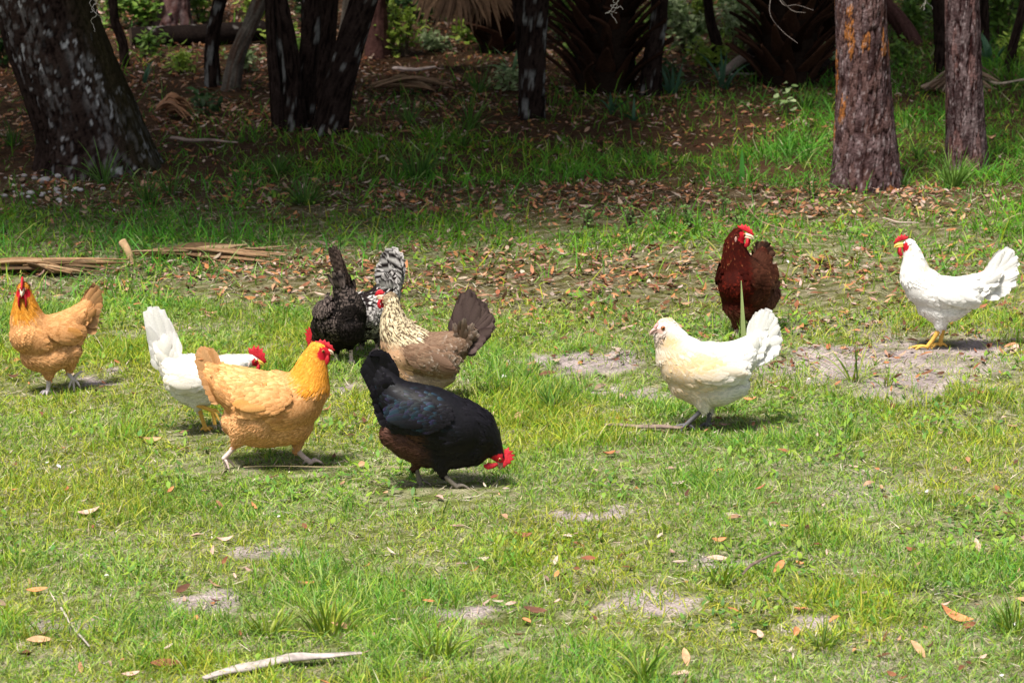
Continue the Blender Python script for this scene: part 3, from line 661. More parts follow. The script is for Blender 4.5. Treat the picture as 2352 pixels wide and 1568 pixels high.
HENS.append(dict(label='white hen walking right behind the large buff hen with one yellow foot raised', crop=A, anchor=(500, 1195), body_dir=(1, 0.05), head_dir=(1, -.1, -.22), head=(895, 625, 0), hs=.98, mat=M_WHITE,
  chains=[('head', 'head', [(868, 618, 0, 50, 44), (905, 632, 0, 46, 40), (932, 645, 0, 30, 27)]),
          ('neck', 'neck', [(875, 620, 0, 52, 46), (820, 635, 0, 68, 62), (740, 665, 0, 98, 88), (640, 705, 0, 130, 115), (560, 740, 0, 150, 130)]),
          ('torso', 'torso', [(640, 720, 0, 120, 115), (560, 750, 0, 160, 150), (450, 760, 0, 185, 172), (340, 715, 0, 165, 160), (260, 650, 0, 120, 115), (205, 570, 0, 85, 60)]),
          ('belly', 'belly', [(500, 850, 0, 130, 120), (420, 870, 0, 115, 115), (340, 840, 0, 100, 110)]),
          ('thigh', 'thigh', [(430, 850, -60, 100, 70), (430, 920, -60, 62, 50), (440, 968, -60, 28, 28)]), ('thigh', 'thigh', [(430, 860, 60, 90, 70), (455, 950, 60, 55, 45), (460, 1010, 60, 26, 26)])],
  legs=[dict(shank=[(432, 960, -60), (500, 985, -60), (572, 1012, -60)], toes=[(600, 1120, -60), (628, 1085, -80), (585, 1120, -40), (625, 1030, -60)], down=False), dict(shank=[(455, 990, 60), (485, 1080, 60), (512, 1165, 60)], toes=[(545, 1190, 40), (530, 1195, 65), (560, 1185, 90), (475, 1185, 60)])],
  leg_col=YEL, leg_r=1.1, tail=[(300, 620, 318, 470, 60), (280, 620, 275, 385, 70), (260, 620, 232, 300, 80), (240, 620, 195, 240, 80), (225, 620, 150, 212, 80), (215, 620, 110, 208, 80), (205, 620, 65, 245, 80), (200, 630, 75, 330, 80), (200, 640, 90, 420, 80), (205, 660, 105, 520, 80), (220, 690, 108, 600, 80)], tail_spread=26,
  wing=(400, 745, 195, 85, -1, .02), col=white(warm_white(330, 760, 200, 90)), comb=1.15, comb_up=8, wattle=.7, ear=(.75, .6, .55), beak_col=(.7, .45, .08)))
HENS.append(dict(label='glossy black hen pecking at the grass with its red face down', crop=B, anchor=(870, 1425), body_dir=(1, -.05), head_dir=(.22, -.25, -.95), head_up=(.95, -.05, .25), head=(1440, 1140, -10), hs=1.15, mat=M_BLACK,
  chains=[('head', 'head', [(1420, 1105, 0, 70, 60), (1448, 1150, -10, 62, 54), (1468, 1200, -10, 40, 36)]),
          ('neck', 'neck', [(1425, 1120, 0, 74, 62), (1390, 1065, 0, 105, 90), (1330, 985, 0, 150, 130), (1245, 900, 0, 205, 180), (1130, 860, 0, 250, 215)]),
          ('torso', 'torso', [(1270, 950, 0, 170, 170), (1150, 910, 0, 270, 235), (980, 870, 0, 310, 270), (800, 790, 0, 310, 275), (620, 690, 0, 262, 240), (480, 580, 0, 195, 170), (405, 480, 0, 150, 110), (365, 390, 0, 130, 66), (345, 300, 0, 95, 40)]),
          ('belly', 'belly', [(1200, 1060, 0, 175, 165), (1000, 1070, 0, 195, 190), (800, 1060, 0, 190, 200), (600, 980, 0, 185, 200), (490, 940, 0, 150, 160)]),
          ('thigh', 'thigh', [(880, 1090, -100, 150, 100), (910, 1220, -100, 90, 70), (930, 1305, -90, 42, 42)]), ('thigh', 'thigh', [(700, 1090, 80, 150, 100), (690, 1190, 80, 75, 60), (665, 1250, 80, 42, 42)])],
  legs=[dict(shank=[(920, 1300, -90), (985, 1365, -90), (1055, 1425, -90)], toes=[(1150, 1450, -110), (1130, 1450, -75), (1090, 1450, -40), (1010, 1450, -90)]), dict(shank=[(665, 1235, 80), (690, 1320, 80), (718, 1410, 80)], toes=[(780, 1430, 60), (770, 1430, 90), (740, 1430, 120), (680, 1430, 80)])],
  leg_col=(.17, .145, .12), leg_r=1.15, tail=[(460, 500, 478, 300, 100), (450, 500, 445, 245, 110), (440, 500, 400, 185, 110), (430, 500, 340, 158, 110), (420, 500, 285, 165, 110), (410, 500, 245, 200, 110), (405, 510, 195, 265, 110), (405, 530, 180, 325, 110), (410, 560, 215, 400, 110), (430, 600, 255, 480, 110), (450, 650, 275, 560, 110), (470, 700, 285, 640, 110), (500, 740, 305, 730, 110), (540, 770, 340, 810, 110)], tail_spread=34,
  wing=(720, 725, 330, 150, -1, .06), col=black, comb=.85, comb_up=10, wattle=.9, face=1.25, beak_col=(.16, .10, .06), fscale=1.15,
  kindf=lambda p, k: np.where((p[:, 0] < 830) & (p[:, 1] > 830) & (k != 'thigh'), 'fluff', k)))
HENS.append(dict(label='cream bearded hen with slate legs facing left by the flat stick', crop=CC, anchor=(760, 1432), body_dir=(-1, 0), head_dir=(-.86, -.45, -.25), head=(402, 375, -30), hs=1.28, mat=M_WHITE,
  chains=[('head', 'head', [(450, 360, 0, 88, 82), (405, 370, -25, 92, 84), (365, 390, -45, 66, 62)]),
          ('beard', 'beard', [(430, 440, -25, 105, 100), (395, 462, -30, 92, 90), (410, 490, -20, 105, 100)]),
          ('neck', 'neck', [(445, 370, 0, 100, 92), (465, 445, 0, 150, 125), (495, 545, 0, 195, 165), (560, 650, 0, 245, 210), (640, 750, 0, 275, 240)]),
          ('torso', 'torso', [(440, 690, 0, 130, 150), (520, 740, 0, 215, 210), (680, 790, 0, 275, 260), (860, 810, 0, 292, 270), (1030, 770, 0, 260, 245), (1180, 690, 0, 205, 195), (1300, 590, 0, 150, 130), (1390, 490, 0, 105, 80)]),
          ('belly', 'belly', [(620, 930, 0, 185, 180), (800, 980, 0, 215, 210), (980, 1000, 0, 190, 200), (1140, 970, 0, 150, 170)]),
          ('thigh', 'thigh', [(790, 1040, -90, 150, 110), (800, 1150, -90, 100, 78), (810, 1225, -85, 52, 50)]), ('thigh', 'thigh', [(860, 1050, 80, 130, 100), (885, 1180, 80, 70, 60), (886, 1240, 80, 36, 36)])],
  legs=[dict(shank=[(800, 1225, -85), (720, 1300, -85), (640, 1378, -85)], toes=[(480, 1440, -85), (585, 1452, -130), (560, 1440, -40), (725, 1410, -85)]), dict(shank=[(886, 1220, 80), (882, 1310, 80), (872, 1385, 80)], toes=[(800, 1415, 80), (850, 1425, 50), (840, 1410, 110), (920, 1410, 80)])],
  leg_col=SLATE, leg_r=1.2, tail=[(1300, 600, 1300, 300, 90), (1310, 600, 1345, 240, 100), (1320, 600, 1400, 208, 100), (1330, 600, 1460, 198, 100), (1335, 600, 1510, 225, 100), (1340, 600, 1550, 290, 100), (1345, 610, 1585, 390, 100), (1350, 620, 1605, 480, 100), (1340, 640, 1608, 560, 100), (1320, 660, 1580, 620, 90), (1290, 690, 1500, 680, 90), (1260, 720, 1420, 720, 90)], tail_spread=34,
  wing=(985, 790, 300, 115, 1, .0), col=white(warm_cream), comb=.38, comb_h=.6, comb_f=12, comb_up=9, comb_t=5, comb_col=(.58, .26, .25), wattle=0, face=.45, face_col=(.58, .38, .31), beak=.95, beak_col=(.40, .26, .22), eye_r=6.5, fscale=1.1))
HENS.append(dict(label='brown speckled hen with striped straw-coloured neck and fanned dark tail', crop=D, anchor=(1130, 1535), body_dir=(-1, 0.05), head_dir=(-.85, .5, .02), head=(795, 550, 0), hs=1.1,
  chains=[('head', 'head', [(850, 540, 0, 56, 52), (805, 552, 0, 50, 46), (775, 565, 0, 32, 30)]),
          ('neck', 'neck', [(848, 552, 0, 64, 58), (852, 640, 0, 90, 78), (862, 740, 0, 128, 108), (890, 850, 0, 172, 148), (960, 960, 0, 215, 185), (1040, 1030, 0, 225, 205)]),
          ('torso', 'torso', [(850, 970, 0, 125, 125), (920, 1025, 0, 190, 185), (1060, 1080, 0, 230, 215), (1220, 1085, 0, 228, 215), (1380, 1030, 0, 185, 180), (1490, 960, 0, 140, 120), (1560, 890, 0, 100, 70)]),
          ('belly', 'belly', [(950, 1180, 0, 150, 150), (1080, 1270, 0, 165, 165), (1230, 1300, 0, 140, 150), (1340, 1280, 0, 110, 120)]),
          ('thigh', 'thigh', [(1130, 1310, -80, 120, 90), (1130, 1410, -80, 70, 60), (1140, 1450, -80, 36, 36)]), ('thigh', 'thigh', [(1180, 1310, 70, 110, 80), (1190, 1400, 70, 60, 50), (1195, 1450, 70, 32, 32)])],
  legs=[dict(shank=[(1140, 1440, -80), (1130, 1480, -80), (1120, 1515, -80)], toes=[(1050, 1530, -80), (1070, 1530, -120), (1060, 1530, -50), (1160, 1530, -80)]), dict(shank=[(1195, 1440, 70), (1200, 1480, 70), (1195, 1515, 70)], toes=[(1130, 1530, 70), (1140, 1530, 40), (1140, 1530, 100), (1230, 1530, 70)])],
  leg_col=(.3, .27, .2), tail=[(1440, 900, 1420, 750, 90), (1480, 920, 1455, 640, 95), (1500, 930, 1490, 540, 100), (1510, 930, 1540, 488, 105), (1520, 930, 1595, 482, 105), (1530, 930, 1650, 530, 105), (1540, 930, 1715, 600, 105), (1545, 935, 1770, 640, 105), (1550, 940, 1805, 720, 105), (1550, 950, 1822, 800, 100), (1550, 970, 1785, 875, 100), (1540, 990, 1710, 960, 90), (1520, 1020, 1650, 1050, 90)], tail_spread=40,
  wing=(1240, 1090, 290, 135, 1, .42), col=brownhen, neck_w=.55, comb=.62, comb_h=.8, comb_f=18, comb_up=6, wattle=.6, face=.9, beak=.5, kindf=lambda p, k: np.where((k == 'torso') & (p[:, 0] < 900) & (p[:, 1] < 960), 'neck', k)))
HENS.append(dict(label='dark barred hen seen from behind, tail up and head down', crop=D, anchor=(400, 1185), body_dir=(-.72, .6), head_dir=(-.5, .5, -.75), head=(100, 965, 250), hs=1.15,
  chains=[('head', 'head', [(120, 940, 250, 58, 52), (102, 965, 262, 50, 46), (92, 990, 270, 34, 32)]),
          ('neck', 'neck', [(115, 945, 250, 60, 55), (145, 900, 225, 92, 82), (190, 850, 180, 130, 120), (240, 800, 110, 180, 170)]),
          ('torso', 'torso', [(190, 830, 150, 135, 140), (250, 790, 80, 190, 190), (330, 770, 0, 222, 210), (410, 730, -60, 205, 195), (430, 630, -110, 155, 150), (380, 510, -120, 105, 90), (335, 420, -120, 66, 50)]),
          ('belly', 'belly', [(300, 920, 60, 140, 150), (400, 900, 0, 140, 150)]),
          ('rear', 'fluff', [(440, 800, -120, 150, 150), (455, 870, -110, 130, 140)]),
          ('thigh', 'thigh', [(430, 930, -50, 110, 90), (445, 1010, -50, 50, 45), (447, 1040, -50, 30, 30)]), ('thigh', 'thigh', [(320, 950, 80, 110, 90), (308, 1030, 80, 55, 50), (305, 1070, 80, 34, 34)])],
  legs=[dict(shank=[(447, 1020, -50), (452, 1090, -50), (456, 1165, -50)], toes=[(430, 1190, -70), (455, 1195, -80), (420, 1180, -30), (485, 1190, -50)]), dict(shank=[(305, 1060, 80), (306, 1110, 80), (308, 1165, 80)], toes=[(270, 1185, 80), (285, 1190, 50), (275, 1180, 110), (330, 1185, 80)])],
  leg_col=PINK, tail=[(400, 480, 255, 110, 60), (400, 480, 270, 82, 60), (405, 480, 295, 72, 60), (410, 490, 320, 85, 60), (415, 500, 340, 115, 60), (420, 510, 365, 200, 60), (430, 530, 400, 290, 60)], tail_d=(-120, -130), tail_spread=12,
  wing=(190, 650, 150, 75, .75, -.1, 0), mid_lat=0, col=barred((.004, .003, .003), (.17, .13, .115), 1.6, .2, 2.2), tcol=barred((.014, .009, .008), (.13, .09, .075), 3, .3), comb=1.1, wattle=.6, fscale=.9,
  kindf=lambda p, k: np.where((np.hypot(p[:, 0] - 455, p[:, 1] - 830) < 165), 'fluff', k)))
HENS.append(dict(label='black and white barred hen half hidden between the dark hen and brown hen', crop=D, anchor=(600, 1085), body_dir=(-.93, .3), head_dir=(-.4, .2, -.9), head_up=(-.9, 0, .4), head=(255, 930, 110), hs=1.0,
  chains=[('head', 'head', [(268, 915, 105, 48, 44), (256, 940, 110, 42, 38), (250, 960, 112, 30, 28)]),
          ('neck', 'neck', [(270, 915, 105, 50, 46), (310, 860, 90, 88, 82), (380, 770, 60, 140, 130), (470, 730, 40, 190, 175)]),
          ('torso', 'torso', [(390, 720, 60, 150, 150), (480, 720, 40, 205, 200), (600, 710, 20, 225, 215), (710, 640, 0, 180, 180), (790, 530, 0, 145, 120), (840, 420, 0, 105, 75), (855, 330, 0, 76, 50)]),
          ('belly', 'belly', [(520, 850, 0, 120, 130), (640, 850, 0, 110, 130)]),
          ('thigh', 'thigh', [(680, 850, -40, 100, 80), (700, 940, -40, 50, 45), (702, 990, -40, 30, 30)]), ('thigh', 'thigh', [(560, 870, 80, 100, 80), (550, 960, 80, 50, 45), (548, 1000, 80, 30, 30)])],
  legs=[dict(shank=[(702, 970, -40), (700, 1020, -40), (696, 1075, -40)], toes=[(650, 1090, -40), (665, 1095, -70), (655, 1085, -10), (730, 1090, -40)]), dict(shank=[(548, 990, 80), (546, 1030, 80), (540, 1068, 80)], toes=[(500, 1082, 80), (510, 1086, 50), (500, 1078, 110), (565, 1082, 80)])],
  leg_col=PINK, tail=[(760, 480, 700, 310, 80), (780, 470, 735, 210, 85), (800, 460, 765, 140, 85), (815, 460, 805, 102, 85), (825, 460, 855, 92, 85), (835, 460, 905, 125, 85), (840, 465, 935, 190, 85), (840, 475, 946, 280, 85), (835, 500, 932, 370, 80), (825, 530, 908, 460, 80), (810, 570, 905, 540, 80), (790, 620, 880, 620, 80)], tail_spread=34,
  wing=(590, 700, 180, 90, 1, .05), col=barred((.012, .008, .008), (.66, .62, .60), 1.7, .15, 1., .35), comb=1, wattle=.6))
HENS.append(dict(label='golden buff hen at far left staring straight at the camera', crop=E, anchor=(620, 1452), body_dir=(-.78, -.55), head_dir=(.02, -1, -.12), head=(307, 250, -95), hs=1.28,
  chains=[('head', 'head', [(312, 232, -60, 80, 76), (308, 252, -95, 74, 70), (306, 275, -125, 46, 48)]),
          ('neck', 'neck', [(312, 240, -60, 80, 76), (315, 330, -50, 112, 108), (322, 430, -40, 150, 142), (335, 560, -20, 200, 192), (375, 700, 0, 240, 232), (430, 800, 20, 245, 240)]),
          ('torso', 'torso', [(340, 770, -60, 215, 215), (440, 800, 0, 262, 250), (560, 785, 60, 262, 240), (710, 715, 130, 225, 215), (840, 610, 190, 175, 160), (950, 490, 240, 120, 105), (1030, 390, 280, 80, 60)]),
          ('belly', 'belly', [(430, 980, 0, 200, 190), (580, 1010, 20, 195, 200), (740, 960, 60, 170, 170), (820, 950, 60, 130, 130)]),
          ('thigh', 'thigh', [(560, 1090, -20, 140, 110), (570, 1200, -20, 90, 75), (570, 1275, -20, 42, 40)]), ('thigh', 'fluff', [(800, 1000, 60, 140, 120), (800, 1110, 80, 75, 70), (785, 1180, 80, 40, 40)])],
  legs=[dict(shank=[(572, 1265, -20), (562, 1350, -20), (550, 1425, -20)], toes=[(500, 1462, -60), (545, 1465, -70), (470, 1445, -20), (590, 1448, 10)]), dict(shank=[(778, 1170, 80), (800, 1235, 80), (838, 1280, 80)], toes=[(790, 1370, 60), (845, 1405, 80), (905, 1350, 90), (940, 1190, 90)], down=False)],
  leg_col=(.45, .40, .42), leg_r=1.2, tail=[(960, 520, 960, 330, 90), (970, 510, 1010, 255, 90), (980, 500, 1060, 205, 95), (985, 500, 1105, 180, 95), (990, 500, 1130, 215, 95), (990, 510, 1142, 280, 95), (990, 530, 1150, 370, 95), (980, 550, 1120, 460, 95), (970, 580, 1095, 560, 90), (950, 620, 1070, 640, 90), (930, 660, 1050, 730, 90)], tail_d=(240, 300), tail_spread=24,
  wing=(745, 740, 215, 120, .75, .22, 0), col=buff(315, 380, 215, 270, .86), comb=.8, comb_h=.8, comb_up=11, wattle=.95, fscale=.9, face=1.0))
HENS.append(dict(label='dark mahogany red hen standing behind the cream hen', crop=F, anchor=(640, 1578), body_dir=(-.42, -.85), head_dir=(.93, -.34, -.1), head=(575, 270, -62), hs=1.25,
  chains=[('head', 'head', [(510, 255, -60, 86, 78), (570, 275, -62, 76, 66), (612, 287, -62, 46, 42)]),
          ('neck', 'neck', [(515, 262, -60, 92, 84), (485, 340, -55, 128, 120), (492, 450, -40, 162, 155), (512, 580, -20, 208, 205), (560, 720, 0, 265, 270), (600, 820, 0, 320, 310)]),
          ('torso', 'torso', [(545, 900, -80, 260, 290), (600, 930, 0, 340, 340), (680, 880, 80, 340, 330), (770, 760, 170, 262, 255), (840, 620, 250, 180, 175), (870, 500, 300, 110, 95)]),
          ('belly', 'belly', [(560, 1150, 0, 230, 250), (700, 1140, 60, 215, 240)]), ('rear', 'fluff', [(960, 1010, 180, 150, 150), (920, 1100, 150, 150, 150)]),
          ('thigh', 'thigh', [(530, 1290, -40, 130, 110), (520, 1410, -40, 75, 65), (530, 1465, -40, 45, 45)]), ('thigh', 'thigh', [(720, 1280, 60, 120, 100), (735, 1390, 60, 65, 60), (735, 1440, 60, 40, 40)])],
  legs=[dict(shank=[(530, 1450, -40), (525, 1500, -40), (520, 1550, -40)], toes=[(480, 1580, -80), (530, 1590, -80), (450, 1570, -50), (550, 1570, 0)]), dict(shank=[(735, 1430, 60), (738, 1490, 60), (735, 1540, 60)], toes=[(690, 1565, 20), (740, 1570, 10), (660, 1560, 40), (770, 1560, 90)])],
  leg_col=(.36, .26, .24), leg_r=1.3, tail=[(820, 560, 770, 400, 90), (830, 550, 810, 345, 95), (840, 540, 850, 330, 95), (850, 540, 885, 345, 95), (860, 540, 915, 385, 95), (870, 550, 950, 430, 95), (880, 570, 972, 480, 90)], tail_d=(280, 330), tail_spread=22,
  wing=(860, 800, 210, 150, .5, .22, 0), col=redhen, comb=.9, comb_h=.62, comb_f=2, comb_up=12, wattle=.55, face=1.15, ear=(.5, .3, .24), fscale=1.05,
  kindf=lambda p, k: np.where((p[:, 0] > 890) & (p[:, 1] > 830), 'fluff', k)))
HENS.append(dict(label='white hen with yellow legs standing alone at the right edge on sandy soil', crop=GG, anchor=(560, 1472), body_dir=(-1, -.05), head_dir=(-1, -.1, -.05), head=(198, 205, 0), hs=1.2, mat=M_WHITE,
  chains=[('head', 'head', [(232, 195, 0, 72, 62), (195, 212, 0, 58, 52), (168, 225, 0, 38, 34)]),
          ('neck', 'neck', [(238, 195, 0, 76, 66), (262, 270, 0, 105, 90), (283, 370, 0, 135, 115), (300, 480, 0, 172, 150), (330, 590, 0, 205, 185), (420, 690, 0, 225, 200)]),
          ('torso', 'torso', [(260, 645, 0, 125, 130), (325, 690, 0, 188, 180), (470, 765, 0, 225, 215), (650, 800, 0, 230, 225), (830, 785, 0, 205, 200), (1000, 715, 0, 160, 155), (1130, 645, 0, 120, 100), (1220, 580, 0, 92, 65)]),
          ('belly', 'belly', [(470, 930, 0, 150, 150), (600, 990, 0, 170, 170), (760, 990, 0, 150, 160), (900, 950, 0, 110, 120)]),
          ('thigh', 'thigh', [(630, 1060, -70, 110, 80), (615, 1170, -70, 80, 64), (612, 1245, -60, 36, 36)]), ('thigh', 'thigh', [(670, 1070, 60, 100, 80), (668, 1180, 60, 64, 55), (668, 1250, 60, 32, 32)])],
  legs=[dict(shank=[(612, 1240, -60), (550, 1345, -60), (478, 1445, -60)], toes=[(250, 1474, -60), (330, 1484, -110), (320, 1470, -10), (530, 1478, -60)]), dict(shank=[(668, 1240, 60), (658, 1330, 60), (648, 1415, 60)], toes=[(535, 1450, 60), (560, 1460, 20), (580, 1445, 100), (725, 1452, 60)])],
  leg_col=YEL, leg_r=1.25, tail=[(1170, 640, 1200, 480, 80), (1180, 630, 1270, 370, 80), (1190, 630, 1330, 280, 85), (1200, 630, 1400, 242, 85), (1205, 630, 1470, 236, 85), (1210, 635, 1520, 280, 85), (1210, 640, 1552, 370, 85), (1210, 650, 1572, 450, 85), (1205, 665, 1560, 560, 85), (1195, 690, 1530, 670, 80), (1180, 710, 1450, 760, 80), (1150, 740, 1380, 815, 80), (1120, 780, 1290, 850, 80)], tail_spread=28,
  wing=(830, 805, 290, 105, 1, .2), col=white(warm_white(440, 510, 130, 60)), comb=.78, comb_h=.7, comb_f=8, comb_up=12, wattle=.55, face=1.1, ear=(.78, .66, .5), beak_col=(.75, .5, .1)))
for sp in HENS: hen(sp)
# ------------------------------------------------------------------ trees
def tube_grid(path, rad, segs, seed, relief, flare=0., lobes=0):
    """trunk surface: rows along path, segs around; returns verts, quads, and the (angle, run) of every vertex"""
    path = np.asarray(path, float); n = len(path); t = norm(np.gradient(path, axis=0))
    side = np.array([1., .0, 0]); s = norm(side - t * np.sum(side * t, -1, keepdims=True)); u = np.cross(t, s)
    th = np.linspace(0, 2 * np.pi, segs, endpoint=False); run = np.r_[0, np.cumsum(np.linalg.norm(np.diff(path, axis=0), axis=1))]
    A_, Z_ = np.meshgrid(th, run); r = np.repeat(np.asarray(rad, float)[:, None], segs, 1)
    if flare:
        lob = .5 + .5 * np.sin(A_ * lobes + seed) if lobes else 1
        r = r * (1 + flare * np.exp(-Z_ / .16) * (.45 + .75 * lob))
    r = r + relief(A_, Z_, np.asarray(rad)[:, None] * np.ones_like(A_))
    V = path[:, None] + s[:, None] * (np.cos(A_) * r)[..., None] + u[:, None] * (np.sin(A_) * r)[..., None]
    return V.reshape(-1, 3), grid_quads(n, segs, 1, True), A_.ravel(), Z_.ravel()
def cells(a, z, rad, cw, ch, seed):
    """voronoi bark plates round a trunk: distance to the crack (0..1) and a random number per plate"""
    nc = max(5, int(round(2 * np.pi * float(np.mean(rad)) / cw)))
    x = a / (2 * np.pi) * nc; y = z / ch; wob = fbm(np.c_[np.cos(a).ravel() * 2, np.sin(a).ravel() * 2, z.ravel() * 5], seed, 3).reshape(a.shape) - .5
    wb2 = fbm(np.c_[np.cos(a).ravel() * 9, np.sin(a).ravel() * 9, z.ravel() * 22], seed + 9, 3).reshape(a.shape) - .5; x = x + wob * 1.1 + wb2 * .9; y = y + wob * 1.6 + wb2 * 1.6
    i = np.floor(x).astype(np.int64); j = np.floor(y).astype(np.int64)
    d1 = np.full(a.shape, 9.); d2 = np.full(a.shape, 9.); idr = np.zeros(a.shape)
    for di in (-1, 0, 1):
        for dj in (-1, 0, 1):
            ci, cj = i + di, j + dj; cm = np.mod(ci, nc); k = np.zeros_like(ci)
            fx = ci + .15 + .7 * _hash(cm, cj, k, seed); fy = cj + .1 + .8 * _hash(cm, cj, k + 1, seed)
            d = np.hypot(x - fx, (y - fy) * .9); rr = _hash(cm, cj, k + 2, seed)
            c1 = d < d1; d2 = np.where(c1, d1, np.minimum(d2, d)); idr = np.where(c1, rr, idr); d1 = np.where(c1, d, d1)
    return np.clip((d2 - d1) / .35, 0, 1), idr
SUNV = np.array(tuple(sd))
def sun_gap(p):                       # the canopy is open where sun reaches the floor far back and at the right
    q = p - SUNV * (p[:, 2:3] / SUNV[2]); px, py = to_px(q[:, 0], q[:, 1]); n1 = fbm(q[:, :2] * .9, 501, 3)
    g1 = sstep(215, 150, py) * sstep(.33, .44, n1); g2 = sstep(1450, 1750, px) * sstep(150, 210, py) * sstep(.34, .44, n1); g3 = sstep(560, 600, py)
    return np.clip(np.maximum(np.maximum(g1 * .95, g2 * .9), g3), 0, 1)
def crown_leaves(centres, radii, n, size, seed, pal):
    rg = np.random.default_rng(seed); ci = rg.integers(0, len(centres), n); v = norm(rg.normal(0, 1, (n, 3))) * rg.random((n, 1)) ** .45
    p = centres[ci] + v * radii[ci][:, None] * np.array([1, 1, .7])
    keep = fbm(p * 1.1, seed, 3) > .36; p = p[keep]; p = p[(p[:, 2] > 2.2) | (p[:, 1] > 26)]; p = p[rg.random(len(p)) > sun_gap(p) * (p[:, 1] < 26)]; n = len(p)
    d = norm(rg.normal(0, 1, (n, 3)) + np.array([0, 0, -.4])); nr = norm(rg.normal(0, .6, (n, 3)) + np.array([0, 0, 1.])); nr = norm(nr - d * np.sum(nr * d, -1, keepdims=True))
    pal = np.array(pal); c = pal[rg.integers(0, len(pal), n)] * rg.uniform(.75, 1.25, (n, 1))
    return leaves(p, d, nr, rg.uniform(.7, 1.3, n) * size, rg.uniform(.4, .55, n) * size, rg.uniform(-.1, .3, n), rg.normal(0, .2, n), c, rows=4, prof=(.15, 1, .8, .08))
OAKL = [(.05, .10, .018), (.065, .12, .02), (.04, .085, .016), (.08, .13, .025)]
def bark_col(kind, a, z, rad, seed, V):
    sh = a.shape; p3 = np.c_[np.cos(a) * rad * 30, np.sin(a) * rad * 30, z * 14]
    nz = fbm(p3, seed + 5, 4)[:, None]
    if kind in ('pine', 'pine2'):
        spk = fbm(np.c_[np.cos(a) * rad * 110, np.sin(a) * rad * 110, z * 70], seed + 15, 3)[:, None]
    if kind == 'pine':
        e, idr = cells(a, z, rad, .034, .10, seed); e = sstep(.06, .42, e + .25 * (nz[:, 0] - .5))[:, None]; idr = idr[:, None]; e2 = sstep(.0, .4, cells(a, z, rad, .017, .045, seed + 3)[0])[:, None]; e = e * (.5 + .5 * e2)
        pl = mix(np.array([.04, .021, .021]), np.array([.15, .098, .10]), sstep(.25, .75, nz)); pl = mix(pl, np.array([.12, .062, .052]), (idr > .62) * .5)
        fl = ((idr > .91) & (nz > .3)) * sstep(.55, .9, e); pl = mix(pl, np.array([.28, .105, .03]) * (.75 + .5 * nz), fl)
        pl = mix(pl, np.array([.30, .255, .26]), sstep(.58, .74, spk) * .5) * (.5 + .8 * spk); return mix(np.array([.020, .009, .008]), pl, e)
    if kind == 'pine2':
        e, idr = cells(a, z, rad, .036, .17, seed); e = sstep(.06, .42, e + .25 * (nz[:, 0] - .5))[:, None]; idr = idr[:, None]; e2 = sstep(.0, .4, cells(a, z, rad, .017, .045, seed + 3)[0])[:, None]; e = e * (.5 + .5 * e2)
        pl = mix(np.array([.05, .029, .030]), np.array([.17, .12, .122]), sstep(.25, .75, nz)); pl = mix(pl, np.array([.13, .055, .045]), (idr > .72) * .5)
        pl = pl * (.8 + .4 * idr)
        pl = mix(pl, np.array([.30, .25, .255]), sstep(.58, .74, spk) * .5) * (.5 + .8 * spk); return mix(np.array([.022, .008, .008]), pl, e)
    e, idr = cells(a, z, rad, .024, .12, seed); e = sstep(0, .6, e)[:, None]
    base = mix(np.array([.007, .004, .0035]), np.array([.038, .025, .021]), e * (.3 + .9 * nz))
    if kind == 'oak':
        n1 = fbm(np.c_[np.cos(a) * rad * 55, np.sin(a) * rad * 55, z * 26], seed + 40, 4)[:, None]
        n2 = fbm(np.c_[np.cos(a) * rad * 4, np.sin(a) * rad * 4, z * 1.6], seed + 60, 3)[:, None]
        base = mix(base, np.array([.42, .42, .43]), sstep(.655, .69, n1) * sstep(.40, .55, n2) * .9)
        base = mix(base, np.array([.30, .29, .29]), sstep(.5, .62, fbm(np.c_[np.cos(a) * rad * 70, np.sin(a) * rad * 70, z * 30], seed + 70, 3))[:, None] * sstep(.45, .6, n2) * .3)
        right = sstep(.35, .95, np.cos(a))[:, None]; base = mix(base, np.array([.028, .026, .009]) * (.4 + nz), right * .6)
    elif kind == 'pale':
        base = mix(np.array([.07, .055, .045]), np.array([.20, .175, .145]), nz); n1 = fbm(np.c_[np.cos(a) * 3, np.sin(a) * 3, z * 7], seed + 40, 3)[:, None]; base = mix(base, np.array([.09, .05, .035]), sstep(.5, .62, n1) * .8)
    elif kind == 'pink': base = mix(np.array([.06, .025, .022]), np.array([.14, .07, .06]), nz)
    elif kind == 'lichen':
        n1 = fbm(np.c_[np.cos(a) * rad * 40, np.sin(a) * rad * 40, z * 14], seed + 40, 4)[:, None]; base = mix(base * .8, np.array([.22, .22, .21]), sstep(.66, .70, n1) * .7)
    return base
